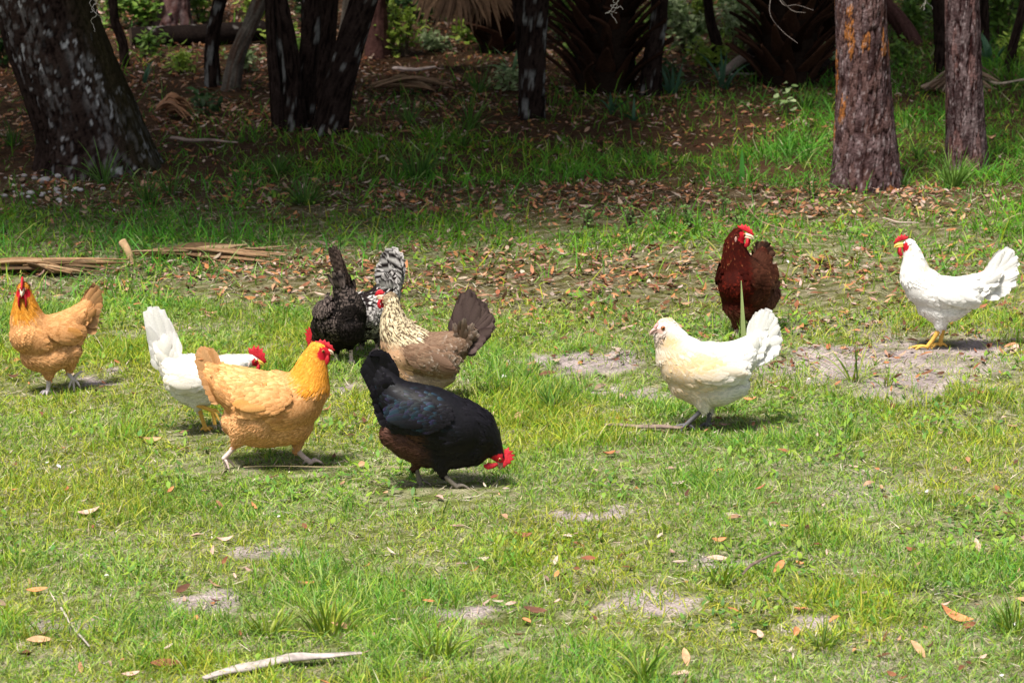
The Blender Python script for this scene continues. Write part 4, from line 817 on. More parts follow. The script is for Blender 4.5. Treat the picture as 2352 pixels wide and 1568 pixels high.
def stem(base, pts, widths, Y, top=7.5, kind='lichen', seed=1, flare=.25, fine=False, drift=None):
    """one trunk: pts = photo points from the ground up (traced), then straight on to its crown"""
    q = [at(p_[0], p_[1], Y) for p_ in pts]; q = np.array([tuple(v) for v in q]); q[0, 2] = -.06
    dirn = norm((q[-1] - q[-2])[None])[0] if drift is None else norm(np.array(drift, float)[None])[0]
    ext = q[-1] + dirn * np.array([[.5], [1.5], [3.0], [top - q[-1, 2]]]) + np.array([0, 1, 0]) * np.array([[0], [.05], [.15], [.3]])
    m_ = Y / (FPX * CP); w = np.array(widths, float) * m_ / 2
    vis = q[-1, 2] + .35; full = np.vstack([q, ext]); rw = np.r_[w, w[-1] * np.array([.97, .9, .75, .4])]
    run = np.r_[0, np.cumsum(np.linalg.norm(np.diff(full, axis=0), axis=1))]
    sp_ = .012 if fine else .03; s1 = np.arange(0, vis * 1.15, sp_); ss = np.r_[s1, np.linspace(s1[-1] + .1, run[-1], 24)]
    dense = catmull(full, 400); dr = np.r_[0, np.cumsum(np.linalg.norm(np.diff(dense, axis=0), axis=1))]; ss = ss * dr[-1] / run[-1]
    path = np.stack([np.interp(ss, dr, dense[:, k]) for k in range(3)], 1); rad = np.interp(ss / dr[-1] * run[-1], run, rw)
    if kind in ('pine', 'pine2'):
        rel = lambda A_, Z_, r_: (.009 * sstep(.0, .35, cells(A_, Z_, r_, .034 if kind == 'pine' else .036, .10 if kind == 'pine' else .17, seed)[0]) - .006) + .004 * (cells(A_, Z_, r_, .034 if kind == 'pine' else .036, .10 if kind == 'pine' else .17, seed)[1] - .5)
    else:
        rel = lambda A_, Z_, r_: r_ * .16 * (fbm(np.c_[np.cos(A_).ravel() * 2.2, np.sin(A_).ravel() * 2.2, Z_.ravel() * 1.1], seed, 3).reshape(A_.shape) - .5) + .010 * sstep(0, .6, cells(A_, Z_, r_, .024, .12, seed)[0])
    segs = 150 if fine else 44
    V, Q, a, z = tube_grid(path, rad, segs, seed, rel, flare, 5)
    col = bark_col(kind, a, z, np.repeat(rad, segs), seed, V)
    return V, Q, col, path, rad
def tree(name, label, stems, crown=(3.0, 6.5, 9), group=None, nleaf=5000, crown_off=(0, 0), seed=1, leafsize=.16, limbs=(), over=None):
    b0 = P(*stems[0]['pts'][0])[0]; Y = stems[0].get('Y', b0.y)
    org = np.array([b0.x, Y, 0.]); root = thing(name, tuple(org), label, 'tree', group)
    tops = []
    for i, s in enumerate(stems):
        s = dict(s); s.setdefault('Y', Y + s.pop('dy', 0)); s.setdefault('seed', seed * 10 + i)
        V, Q, col, path, rad = stem(None, **s)
        mesh('trunk', V - org, Q, None, M_BARK, root, col); tops.append((path, rad))
    rg = np.random.default_rng(seed); cr, h0, h1 = crown; h0 -= 1.0; cen = []
    for path, rad in tops:
        tp = path[-1]
        for k in range(max(5, 14 // len(tops))):
            an = rg.uniform(0, 6.28); rr = cr * math.sqrt(rg.random()); c = np.array([tp[0] + crown_off[0] + rr * math.cos(an), tp[1] + crown_off[1] + rr * math.sin(an), rg.uniform(h0, h1)])
            cen.append(c)
            i0 = int(len(path) * rg.uniform(.8, .97)); i0 = max(i0, int(np.argmax(path[:, 2] > 4.2)))
            lb = catmull(np.array([path[i0], (path[i0] + c) / 2 + [0, 0, .4], c]), 8)
            V, Q, T = loft(lb, np.linspace(rad[i0] * .45, .012, 8), np.linspace(rad[i0] * .45, .012, 8), (0, 1, .3), 7)
            mesh('limb', V - org, Q, T, M_BARK, root, np.broadcast_to(np.array([.06, .045, .038]), (len(V), 3)))
    cen = np.array(cen)
    V, Q, cc = crown_leaves(cen, rg.uniform(.9, 1.5, len(cen)), nleaf * 2, leafsize, seed, OAKL)
    if over:                          # unseen boughs over the lawn edge, shaped along the sun to cast its shade
        x0, x1, y0, y1, n_ = over; py = rg.uniform(y0, y1, n_); px = rg.uniform(x0, x1, n_); z = rg.uniform(4.2, 6.6, n_)
        gp = np.array([tuple(P(a_, b_)[0]) for a_, b_ in zip(px, py)]); pp = gp + SUNV * (z / SUNV[2])[:, None]
        kp = fbm(pp * 1.3, seed + 3, 3) > .47 + .12 * sstep(y1 - 70, y1, py); pp = pp[kp]; n_ = len(pp); d = norm(rg.normal(0, 1, (n_, 3)) + np.array([0, 0, -.3])); nr = norm(rg.normal(0, .5, (n_, 3)) + np.array([0, 0, 1.])); nr = norm(nr - d * np.sum(nr * d, -1, keepdims=True))
        V2, Q2, c2 = leaves(pp, d, nr, rg.uniform(.11, .2, n_), rg.uniform(.06, .1, n_), rg.uniform(-.1, .3, n_), rg.normal(0, .2, n_), np.array(OAKL)[rg.integers(0, 4, n_)] * rg.uniform(.75, 1.25, (n_, 1)), rows=4, prof=(.15, 1, .8, .08))
        Q = np.vstack([Q, Q2 + len(V)]); V = np.vstack([V, V2]); cc = np.vstack([cc, c2])
        for k in range(5):
            j = rg.integers(0, n_); t0 = tops[k % len(tops)][0]; b_ = t0[int(np.argmax(t0[:, 2] > 4.0))]; lb = catmull(np.array([b_, (b_ + pp[j]) / 2 + [0, 0, .5], pp[j]]), 10); LV, LQ, LT = loft(lb, np.linspace(.06, .01, 10), np.linspace(.06, .01, 10), (0, 1, .3), 7)
            mesh('limb', LV - org, LQ, LT, M_BARK, root, np.broadcast_to(np.array([.06, .045, .038]), (len(LV), 3)))
    mesh('crown', V - org, Q, None, M_LEAF, root, cc)
    for lb in limbs:
        pts = np.array([tuple(at(*p_)) if len(p_) == 3 else p_ for p_ in lb['pts']], float)
        pth = catmull(pts, 14); r = np.linspace(lb['r'][0], lb['r'][1], 14); V, Q, T = loft(pth, r, r, (0, 1, .2), 7)
        mesh('limb', V - org, Q, T, M_BARK, root, np.broadcast_to(np.array(lb.get('col', (.09, .07, .06))), (len(V), 3)))
    return root

def Yof(px, py): return P(px, py)[0].y
tree('oak_tree', 'thick leaning oak with white lichen spots at the left edge', [dict(pts=[(225, 385), (205, 300), (168, 200), (128, 90), (98, -10)], widths=[275, 232, 222, 215, 208], fine=True, kind='oak', flare=.16, top=7, seed=11)],
     crown=(2.8, 4.6, 7.5), nleaf=6500, seed=1, crown_off=(1.0, -.2), over=(-350, 520, 290, 585, 5200), limbs=[dict(pts=[(98, -220, Yof(225, 385)), (170, -215, Yof(225, 385)-.5), (215, -130, Yof(225, 385) - 1.3), (250, -100, Yof(225,385) - 1.6)], r=(.06, .014))])
tree('oak_tree', 'dark forked oak of three trunks behind the grey barred hen', [
    dict(pts=[(672, 296), (668, 200), (655, 90), (632, -10)], widths=[56, 42, 40, 42], kind='lichen', flare=.3, seed=21),
    dict(pts=[(704, 290), (703, 200), (712, 90), (716, -10)], widths=[38, 34, 36, 38], kind='lichen', flare=.2, dy=.12, seed=22),
    dict(pts=[(752, 306), (775, 215), (806, 100), (840, -10)], widths=[72, 60, 56, 54], kind='lichen', flare=.25, dy=-.15, seed=23),
    dict(pts=[(735, 250), (745, 150), (752, 60), (756, -10)], widths=[44, 36, 34, 34], kind='dark', flare=.1, dy=.7, seed=24)], crown=(2.6, 4.4, 8), nleaf=7500, seed=2, over=(420, 1080, 290, 575, 4600))
tree('young_oak', 'slim pale leaning sapling trunk left of the forked oak', [dict(pts=[(525, 208), (545, 130), (578, 50), (602, -10)], widths=[34, 28, 27, 27], kind='pale', flare=.3, seed=31)], crown=(1.8, 4.2, 6.5), nleaf=2600, seed=3)
tree('young_oak', 'slim mottled trunk rising beside the pale leaning sapling', [dict(pts=[(492, 200), (486, 120), (496, 40), (508, -10)], widths=[30, 24, 22, 24], kind='lichen', flare=.3, seed=41)], crown=(1.8, 4.2, 6.5), nleaf=2600, seed=4)
tree('sapling', 'thin straight dark sapling just right of the leaning oak', [dict(pts=[(288, 150), (282, 100), (264, 50), (258, -10)], widths=[15, 14, 13, 13], kind='dark', flare=.1, seed=51)], crown=(1.2, 4.2, 6), nleaf=1500, seed=5)
tree('sapling', 'very thin sapling with pale bark standing inside the forked oak', [dict(pts=[(778, 150), (784, 100), (793, 40), (798, -10)], widths=[13, 12, 11, 11], kind='pale', flare=.1, seed=53)], crown=(1.2, 4.2, 6), nleaf=1500, seed=55)
tree('pine_tree', 'distant pine with flared foot behind the blackened log', [dict(pts=[(395, 58), (396, 25), (397, -15)], widths=[96, 78, 72], kind='pine2', flare=.2, seed=61)], crown=(1.8, 5, 8), nleaf=2500, seed=6)
tree('pine_tree', 'reddish trunk far behind the right stem of the forked oak', [dict(pts=[(868, 128), (866, 60), (862, -10)], widths=[50, 40, 36], kind='pink', flare=.2, seed=71)], crown=(1.8, 5, 8), nleaf=2500, seed=7)
tree('oak_tree', 'dark upright trunk standing alone in the brown leaves near the middle', [dict(pts=[(1222, 272), (1224, 180), (1226, 90), (1232, -10)], widths=[46, 48, 50, 52], kind='lichen', flare=.25, seed=81), dict(pts=[(1204, 240), (1206, 160), (1198, 70), (1192, -10)], widths=[20, 22, 24, 26], kind='dark', flare=.1, dy=.2, seed=82)],
     crown=(2.4, 4.4, 7.5), nleaf=5500, seed=8, over=(1000, 1650, 280, 520, 3600), limbs=[dict(pts=[(1232, -230, Yof(1222, 272)), (1330, -190, Yof(1222, 272) - 1), (1412, -120, Yof(1222, 272) - 2), (1440, -110, Yof(1222, 272) - 2.2)], r=(.05, .012))])
tree('oak_tree', 'slim trunk with a white lichen patch right of the big palm', [dict(pts=[(1494, 215), (1498, 140), (1510, 70), (1516, -10)], widths=[40, 34, 31, 31], kind='lichen', flare=.3, seed=91)], crown=(2.0, 4.4, 7), nleaf=3200, seed=9)
tree('sapling', 'thin dark sapling leaning left between the two palms', [dict(pts=[(1654, 150), (1646, 100), (1632, 50), (1624, -10)], widths=[24, 18, 15, 15], kind='dark', flare=.2, seed=101)], crown=(1.3, 4.2, 6.3), nleaf=1700, seed=10,
     limbs=[dict(pts=[(1690, -260, Yof(1654, 165)), (1740, -120, Yof(1654, 165) - 1.6), (1775, -30, 18.1), (1815, 22, 18.0), (1850, 30, 17.9)], r=(.007, .0012), col=(.10, .085, .075)), dict(pts=[(1775, -30, 18.1), (1768, 30, 18.), (1795, 70, 18.), (1832, 100, 17.9)], r=(.002, .001), col=(.13, .11, .10)), dict(pts=[(1780, -24, 18.1), (1800, 12, 18.), (1830, 12, 18.), (1868, 24, 17.9)], r=(.002, .001), col=(.13, .11, .10))])
tree('pine_tree', 'large pine with orange flaking bark plates at right', [dict(pts=[(1993, 425), (1988, 330), (1984, 220), (1980, 100), (1976, -10)], widths=[150, 138, 124, 116, 112], fine=True, kind='pine', flare=.22, seed=111, top=8)], crown=(2.4, 5.4, 8.5), nleaf=3600, seed=12, crown_off=(0, 1.2))
tree('pine_tree', 'narrower grey pine with peeling bark at the right edge', [dict(pts=[(2222, 380), (2217, 280), (2214, 160), (2210, -10)], widths=[94, 86, 80, 74], fine=True, kind='pine2', flare=.12, seed=121, top=8)], crown=(2.2, 5.4, 8.5), nleaf=3600, seed=13, crown_off=(0, 1.2))
tree('oak_tree', 'dark brown trunk just left behind the narrower grey pine', [dict(pts=[(2172, 172), (2170, 100), (2166, 40), (2162, -10)], widths=[44, 40, 38, 38], kind='dark', flare=.15, seed=131)], crown=(2.2, 4.5, 7.5), nleaf=4500, seed=14,
     limbs=[dict(pts=[(2162, -240, Yof(2172, 172)), (2150, -190, Yof(2172, 172) - 2), (2128, -110, 18.4), (2120, -100, 18.)], r=(.04, .01))])
tree('leaning_trunk', 'bare brown trunk slanting down behind the large orange-flaked pine', [dict(pts=[(2110, 105), (2075, 62), (2040, 20), (2010, -20)], widths=[40, 34, 32, 30], kind='pink', flare=.1, seed=141)], crown=(1.6, 4.5, 6.5), nleaf=1800, seed=15)
tree('sapling', 'thin dark sapling slanting at the far right among green leaves', [dict(pts=[(2312, 165), (2326, 110), (2342, 50), (2356, -10)], widths=[17, 14, 13, 13], kind='dark', flare=.1, seed=151)], crown=(1.4, 4.2, 6.3), nleaf=2000, seed=16)
tree('sapling', 'thin black sapling right behind the narrower grey pine', [dict(pts=[(2262, 120), (2262, 60), (2260, -10)], widths=[15, 13, 13], kind='dark', flare=.1, seed=153)], crown=(1.4, 4.2, 6.3), nleaf=1500, seed=17)
tree('oak_tree', 'black trunk deep in the wood between the two pines', [dict(pts=[(2096, 70), (2094, 30), (2092, -10)], widths=[26, 25, 25], kind='dark', flare=.1, seed=163)], crown=(2., 4.4, 7), nleaf=3500, seed=18)
tree('sapling', 'thin brown stem at left of the forked oak, right of the pale sapling', [dict(pts=[(640, 300), (632, 200), (624, 120), (618, -10)], widths=[22, 18, 14, 12], kind='dark', flare=.1, seed=171)], crown=(1.2, 4.2, 6), nleaf=1300, seed=19)

# palms: a stout bole wrapped in old leaf bases, fan leaves above, dead fans hanging
def strap(mb, pts, w, th, col, face):
    pts = np.asarray(pts, float); k = len(pts); V, Q, T = loft(pts, np.full(k, th / 2), np.asarray(w, float) / 2, face, 8); mb.add(V, Q, T, col)
def fan(mb, base, d, size, col, droop, rg, nseg=18, spread=2.2, wd=.028):
    d = norm(np.asarray(d, float)[None])[0]; up = np.array([0, 0, 1.]); s = norm(np.cross(d, up)[None])[0] if abs(d[2]) < .95 else np.array([1., 0, 0]); n = np.cross(s, d)
    ang = np.linspace(-spread / 2, spread / 2, nseg) + rg.normal(0, .04, nseg)
    L = size * (1 - .25 * np.abs(ang / spread * 2) ** 2) * rg.uniform(.85, 1.1, nseg); v = np.linspace(0, 1, 6)
    dd = np.cos(ang)[:, None] * d + np.sin(ang)[:, None] * s
    ctr = base + dd[:, None] * (L[:, None] * v)[..., None] + np.array([0, 0, -1.]) * (droop * L[:, None] * v[None] ** 2.2)[..., None]
    sd = -np.sin(ang)[:, None] * d + np.cos(ang)[:, None] * s; w = np.interp(v, [0, .35, .7, 1], [.35, 1, .7, .05]) * wd
    tw = rg.normal(0, .25, nseg)
    off = sd[:, None] * (w[None, :] * .5)[..., None] * np.ones((nseg, 1, 1)) + n * (w[None, :] * .5 * tw[:, None])[..., None]
    V = np.stack([ctr - off, ctr + off], 2).reshape(-1, 3); c = np.repeat(np.asarray(col)[None] * rg.uniform(.7, 1.25, (nseg, 1)), 12, 0)
    mb.add(V, grid_quads(6, 2, nseg), None, c)
def palm(label, px, py, wpx, seed, h=4.2, boots=150, dead=(), lean=0):
    rg = np.random.default_rng(seed); b, t = P(px, py); org = np.array([b.x, b.y, 0.]); root = thing('cabbage_palm', tuple(org), label, 'palm tree', 'cabbage palms in the wood')
    r = wpx * t / FPX / 2 * .72; path = np.stack([np.linspace(0, lean, 14), np.zeros(14), np.linspace(-.05, h, 14)], 1)
    V, Q, T = loft(path, np.full(14, r), np.full(14, r), (1, 0, 0), 20); mb = MB(); mb.add(V, Q, T, (.022, .014, .010))
    mesh_t = mb.build('trunk', M_BARK, root)
    mb = MB()
    for k in range(boots):
        z = .06 + 1.5 * (k + .5) / boots if k < boots * .8 else 1.56 + (h - 1.7) * (k - boots * .8) / (boots * .2); an = k * 2.3999 + rg.normal(0, .15); o = np.array([math.cos(an), math.sin(an), 0]); s = np.array([-o[1], o[0], 0])
        b0 = np.array([lean * z / h, 0, z]) + o * r * .95; L = rg.uniform(.14, .30) * (1.35 if rg.random() < .1 else .85); wf = rg.uniform(.5, 1)
        pts = [b0 - [0, 0, .06], b0 + o * L * .45 + [0, 0, L * .2], b0 + o * L * .95 + [0, 0, L * .55] + s * rg.normal(0, .05)]
        strap(mb, catmull(pts, 5), np.array([.13, .10, .065, .045, .02]) * wf, .02, np.array([.045, .022, .014]) * rg.uniform(.4, 1.5), s)
    o_ = mb.build('leaf_base', M_BARK, root); tag(o_, kind='stuff')
    mb = MB()
    for k in range(9):
        an = rg.uniform(0, 6.28); e = rg.uniform(-.2, 1.2); d = np.array([math.cos(an) * math.cos(e), math.sin(an) * math.cos(e), math.sin(e)])
        b0 = np.array([lean, 0, h]); tip = b0 + d * rg.uniform(.7, 1.1); strap(mb, catmull([b0, (b0 + tip) / 2 + [0, 0, .08], tip], 5), np.full(5, .03), .02, (.06, .09, .03), np.cross(d, [0, 0, 1.]) + 1e-3)
        fan(mb, tip, d + [0, 0, -.2], rg.uniform(.7, 1.0), np.array([.035, .075, .02]), .5, rg, 24, 2.6, .045)
    mb.build('crown', M_LEAF, root)
    for (fx, fy, dY, size, dx) in dead:
        q = np.array(tuple(at(fx, fy, b.y + dY))) - org; mb = MB()
        strap(mb, catmull([np.array([lean, 0, min(h, q[2] + 1.2)]), (q + np.array([lean, 0, q[2] + 1.0])) / 2 + [0, 0, .3], q], 6), np.full(6, .03), .02, (.2, .13, .08), (0, 1, 0))
        fan(mb, q, (dx, -.25, -1), size, np.array([.17, .10, .058]), .12, rg, 22, 1.7, .035); fan(mb, q, (dx * .6, -.35, -1), size * .9, np.array([.13, .075, .045]), .12, rg, 14, 1.3, .035)
        mb.build('dead_frond', M_LITTER, root)
    return root
palm('huge dark palm bole bristling with old leaf bases at centre top', 1390, 205, 190, 301, boots=190)
palm('dark palm bole with brown leaf bases left of the orange-flaked pine', 1812, 190, 175, 302, boots=180)
palm('palm whose tan dead fan leaf hangs at the top edge', 1140, 116, 110, 303, boots=150, dead=[(1050, -85, -.9, .36, -.05), (1012, -95, -.8, .34, -.25), (1105, -90, -.7, .36, .2)])
palm('brown palm bole showing just left of the orange-flaked pine', 1918, 118, 70, 304, boots=110)

# fallen log, blackened, behind the saplings at the left
b, t = P(300, 106); b2, _ = P(600, 106); org = np.array([(b.x + b2.x) / 2, b.y, 0.]); r = 24 * t / FPX
pth = catmull(np.array([[b.x, b.y, r * .8], [(b.x + b2.x) / 2, b.y + .1, r * .85], [b2.x, b.y + .25, r * .9]]), 60)
rel = lambda A_, Z_, r_: .25 * r * (fbm(np.c_[np.cos(A_).ravel() * 2.5, np.sin(A_).ravel() * 2.5, Z_.ravel() * 3], 77, 4).reshape(A_.shape) - .5)
V, Q, a, z = tube_grid(pth, np.full(60, r), 28, 5, rel); n1 = fbm(V * 14, 88, 4)[:, None]
cl = mix(np.array([.009, .007, .007]), np.array([.05, .035, .03]), n1); wht = sstep(.64, .68, fbm(V * 9, 99, 3))[:, None] * sstep(.0, r, V[:, 2:3] - r * .9); cl = mix(cl * .6, np.array([.45, .41, .38]), wht * sstep(.55, .62, fbm(V * 40, 12, 3))[:, None] * .7)
mb = MB(); mb.add(V - org, Q, None, cl)
for e in (0, 1):
    ring = V[:28] if e == 0 else V[-28:]; cen = ring.mean(0); mb.add(np.vstack([ring, cen]) - org, None, np.c_[np.arange(28), (np.arange(28) + 1) % 28, np.full(28, 28)], (.10, .07, .05))
lg = mb.build('fallen_log', M_BARK); lg.location = org; tag(lg, 'blackened fallen log lying behind the saplings at top left', 'log')
# arched dark root mass with pale broken wood below the second palm
b, t = P(1775, 172); mb = MB(); rg = np.random.default_rng(8)
for k in range(7):
    x0 = rg.uniform(-.30, .05); x1 = x0 + rg.uniform(.25, .5); hh = rg.uniform(.06, .16); y0 = rg.normal(0, .05)
    V, Q, T = loft(catmull([[x0, y0, -.02], [(x0 + x1) / 2, y0 - .04, hh], [x1, y0 + .08, .02]], 9), np.full(9, .03), np.full(9, .035), (0, 1, 0), 9); mb.add(V, Q, T, np.array([.02, .014, .012]) if k < 5 else np.array([.34, .27, .23]))
o = mb.build('old_stump', M_BARK); o.location = b; tag(o, 'dark rotten stump with pale broken wood beside the second palm', 'stump')

# understory shrubs and seedlings: leafy stems, every one its own
def shrub(label, px, py, hpx, wpx, n, seed, pal, size=.045, name='shrub', Y=None):
    rg = np.random.default_rng(seed); b, t = P(px, py); m_ = t / FPX; h, w = hpx * m_, wpx * m_ / 2
    root = thing(name, tuple(b), label, 'shrub', 'leafy shrubs in the understory'); ms = MB(); PP, DD = [], []
    ns = max(4, int(wpx / 14))
    for k in range(ns):
        an = rg.uniform(0, 6.28); rr = w * math.sqrt(rg.random()); tip = np.array([rr * math.cos(an), rr * math.sin(an) * .8, h * rg.uniform(.45, 1.05)])
        pth = catmull(np.array([[tip[0] * .25, tip[1] * .25, -.02], tip * [.55, .55, .6], tip]), 12); V, Q, T = loft(pth, np.linspace(.006, .0015, 12), np.linspace(.006, .0015, 12), (1, .2, 0), 5); ms.add(V, Q, T, (.10, .075, .05))
        k2 = max(3, n // ns); i = rg.integers(3, 12, k2); PP.append(pth[i] + rg.normal(0, .03 * size / .045, (k2, 3)))
    ms.build('stem', M_BARK, root)
    p = np.vstack(PP); n = len(p); az = rg.uniform(0, 6.28, n); up = rg.normal(.1, .4, n); d = np.stack([np.cos(az) * np.cos(up), np.sin(az) * np.cos(up), np.sin(up)], -1)
    nr = norm(rg.normal(0, .35, (n, 3)) + np.array([0, -.25, 1.])); nr = norm(nr - d * np.sum(nr * d, -1, keepdims=True)); pal = np.array(pal)
    V, Q, c = leaves(p, d, nr, rg.uniform(.7, 1.3, n) * size, rg.uniform(.4, .6, n) * size, rg.uniform(-.1, .3, n), rg.normal(0, .2, n), pal[rg.integers(0, len(pal), n)] * rg.uniform(.7, 1.25, (n, 1)))
    mesh('foliage', V, Q, None, M_LEAF, root, c); return root
YG = [(.30, .42, .05), (.23, .36, .045), (.36, .45, .08)]; MG = [(.14, .26, .035), (.10, .2, .03), (.19, .3, .05)]; DG = [(.04, .09, .02), (.03, .075, .02), (.055, .11, .025)]; PG = [(.33, .42, .2), (.2, .3, .1), (.42, .5, .26)]
for q in [('bright yellow-green shrub between the forked oak and the hanging dead palm leaf', 925, 128, 105, 130, 330, 1, YG, .05), ('small lime seedling under the hanging dead palm leaf', 1075, 96, 45, 70, 130, 2, YG, .05),
          ('olive shrub behind the blackened log at top left', 330, 60, 90, 120, 360, 3, MG, .05), ('sunlit shrub behind the pale leaning sapling', 590, 66, 90, 90, 260, 4, YG, .05),
          ('yellow-green shrub between the distant pine and mottled trunk', 460, 50, 80, 90, 240, 5, MG, .05), ('low seedling at the right end of the blackened log', 640, 98, 40, 50, 90, 6, YG, .045),
          ('pale leafy thicket between the slim lichen trunk and thin leaning sapling', 1580, 118, 130, 120, 520, 7, PG, .045), ('pale leafy thicket between thin leaning sapling and second palm', 1700, 112, 130, 110, 480, 8, PG, .045),
          ('green thicket behind the huge palm on its right side', 1545, 60, 110, 120, 420, 9, MG, .05), ('dark leafy bush left of the huge palm', 1285, 95, 120, 90, 320, 10, MG, .05),
          ('dim shrub at the top edge beside the hanging dead leaf', 960, 50, 90, 110, 300, 11, DG, .05), ('bright shrub between the two pines', 2090, 88, 90, 110, 380, 12, MG, .05),
          ('green bush right of the narrower grey pine', 2300, 95, 140, 110, 520, 13, MG, .05), ('dark shrub at the top right corner', 2360, 40, 110, 120, 420, 14, DG, .055),
          ('small white-green seedling below the second palm', 1808, 262, 60, 40, 26, 15, PG, .05), ('dark seedling leaning on the foot of the huge palm', 1545, 205, 75, 60, 60, 16, DG, .05),
          ('small shrub left of the leaning oak at the left edge', 14, 150, 110, 90, 220, 17, DG, .05), ('shaded seedling right of the leaning oak', 470, 262, 50, 60, 60, 18, DG, .05),
          ('dim olive shrub right of the forked oak at the top edge', 905, 40, 80, 90, 260, 19, DG, .05), ('dark shrub behind the second palm', 1760, 60, 110, 120, 380, 20, DG, .05), ('dark shrub between the pines deep in the wood', 2140, 40, 100, 100, 360, 21, DG, .05),
          ('dark undergrowth bush behind the forked oak stems', 720, 60, 130, 130, 380, 22, DG, .055), ('shaded bush left of the tall palm with the hanging leaf', 1000, 20, 60, 100, 260, 23, DG, .055), ('shaded olive bush behind the thin straight sapling', 262, 62, 90, 80, 240, 24, MG, .05)]:
    shrub(q[0], *q[1:])
FW = ['ferny green bush in the shade', 'low leafy bush in the shade', 'pale green bush in the shade']
for i, (px, py, h, w, wh) in enumerate([(1460, 96, 80, 90, 'right against the huge palm bole'), (1600, 70, 90, 120, 'deep in the gap right of the slim lichen trunk'), (1690, 64, 100, 110, 'directly behind the thin leaning sapling'), (1745, 96, 70, 80, 'at the left side of the second palm'), (1260, 60, 90, 70, 'right behind the lone upright trunk'), (1170, 205, 44, 70, 'low down left of the lone upright trunk'),
        (1320, 150, 60, 60, 'at the left foot of the huge palm'), (1620, 150, 50, 110, 'on the sunny grass between the palms'), (1880, 160, 60, 70, 'at the right foot of the second palm'), (2070, 150, 50, 70, 'on the grass left of the dark brown trunk'), (2330, 150, 60, 90, 'at the right edge below the green bush'), (1000, 118, 44, 80, 'below and left of the hanging dead leaf'), (700, 150, 60, 60, 'inside the forked oak stems'), (420, 168, 46, 70, 'before the mottled trunk'), (560, 160, 40, 70, 'right of the pale leaning sapling'), (345, 128, 50, 60, 'right of the thin straight sapling')]):
    shrub(FW[i % 3] + ' ' + wh, px, py, h, w, int(w * 2.6), 600 + i, [MG, YG, PG][(i * 7) % 3], .04)
# weedy sprigs standing in the grass at the middle
for i, (px, py, h) in enumerate([(1520, 520, 62), (1585, 525, 48), (1660, 500, 70), (1700, 530, 40), (1450, 515, 46), (1345, 520, 44)]):
    shrub(['feathery light green weed left of the red hen', 'short feathery weed in the middle of the weed row', 'tallest feathery weed directly left of the red hen', 'small feathery weed nearest the red hen', 'feathery weed at the left end of the weed row', 'lone feathery weed left of the weed row'][i], px, py, h, 50, 90, 400 + i, [(.13, .25, .06), (.17, .29, .07)], .018, 'weed_plant')

# strappy seedlings and tall grass tufts
def tuft(label, px, py, hpx, wpx, n, seed, pal, wd=.006, name='grass_tuft', cat='grass tuft', group='tall grass tufts', stiff=.55):
    rg = np.random.default_rng(seed); b, t = P(px, py); m_ = t / FPX; h, w = hpx * m_ * 1.1, wpx * m_ / 2
    az = rg.uniform(0, 6.28, n); rr = w * .3 * np.sqrt(rg.random(n)); pos = np.c_[np.cos(az) * rr, np.sin(az) * rr, np.full(n, -.01)]
    lean = np.abs(rg.normal(.12, stiff * .7, n)) + rr / max(w, .01) * .3; pal = np.array(pal); c = pal[rg.integers(0, len(pal), n)] * rg.uniform(.75, 1.25, (n, 1)) * 1.0
    V, Q, cc = blades(pos, h * rg.uniform(.5, 1.05, n), wd * rg.uniform(.7, 1.2, n), az + rg.normal(0, .5, n), lean, np.abs(rg.normal(.6, .4, n)), rg.uniform(-1, 1, n), c * .7, c, rows=7, prof=(.7, 1, .95, .8, .5, .06))
    o = mesh(name, V, Q, None, M_GRASS, None, cc); o.location = b; return tag(o, label, cat, group)
G_TUFT = [tuple(np.array(c) * 1.15) for c in G_LIT]; TG = [(.08, .19, .03), (.11, .23, .035), (.06, .15, .028)]; BG = [(.05, .13, .07), (.07, .16, .09)]
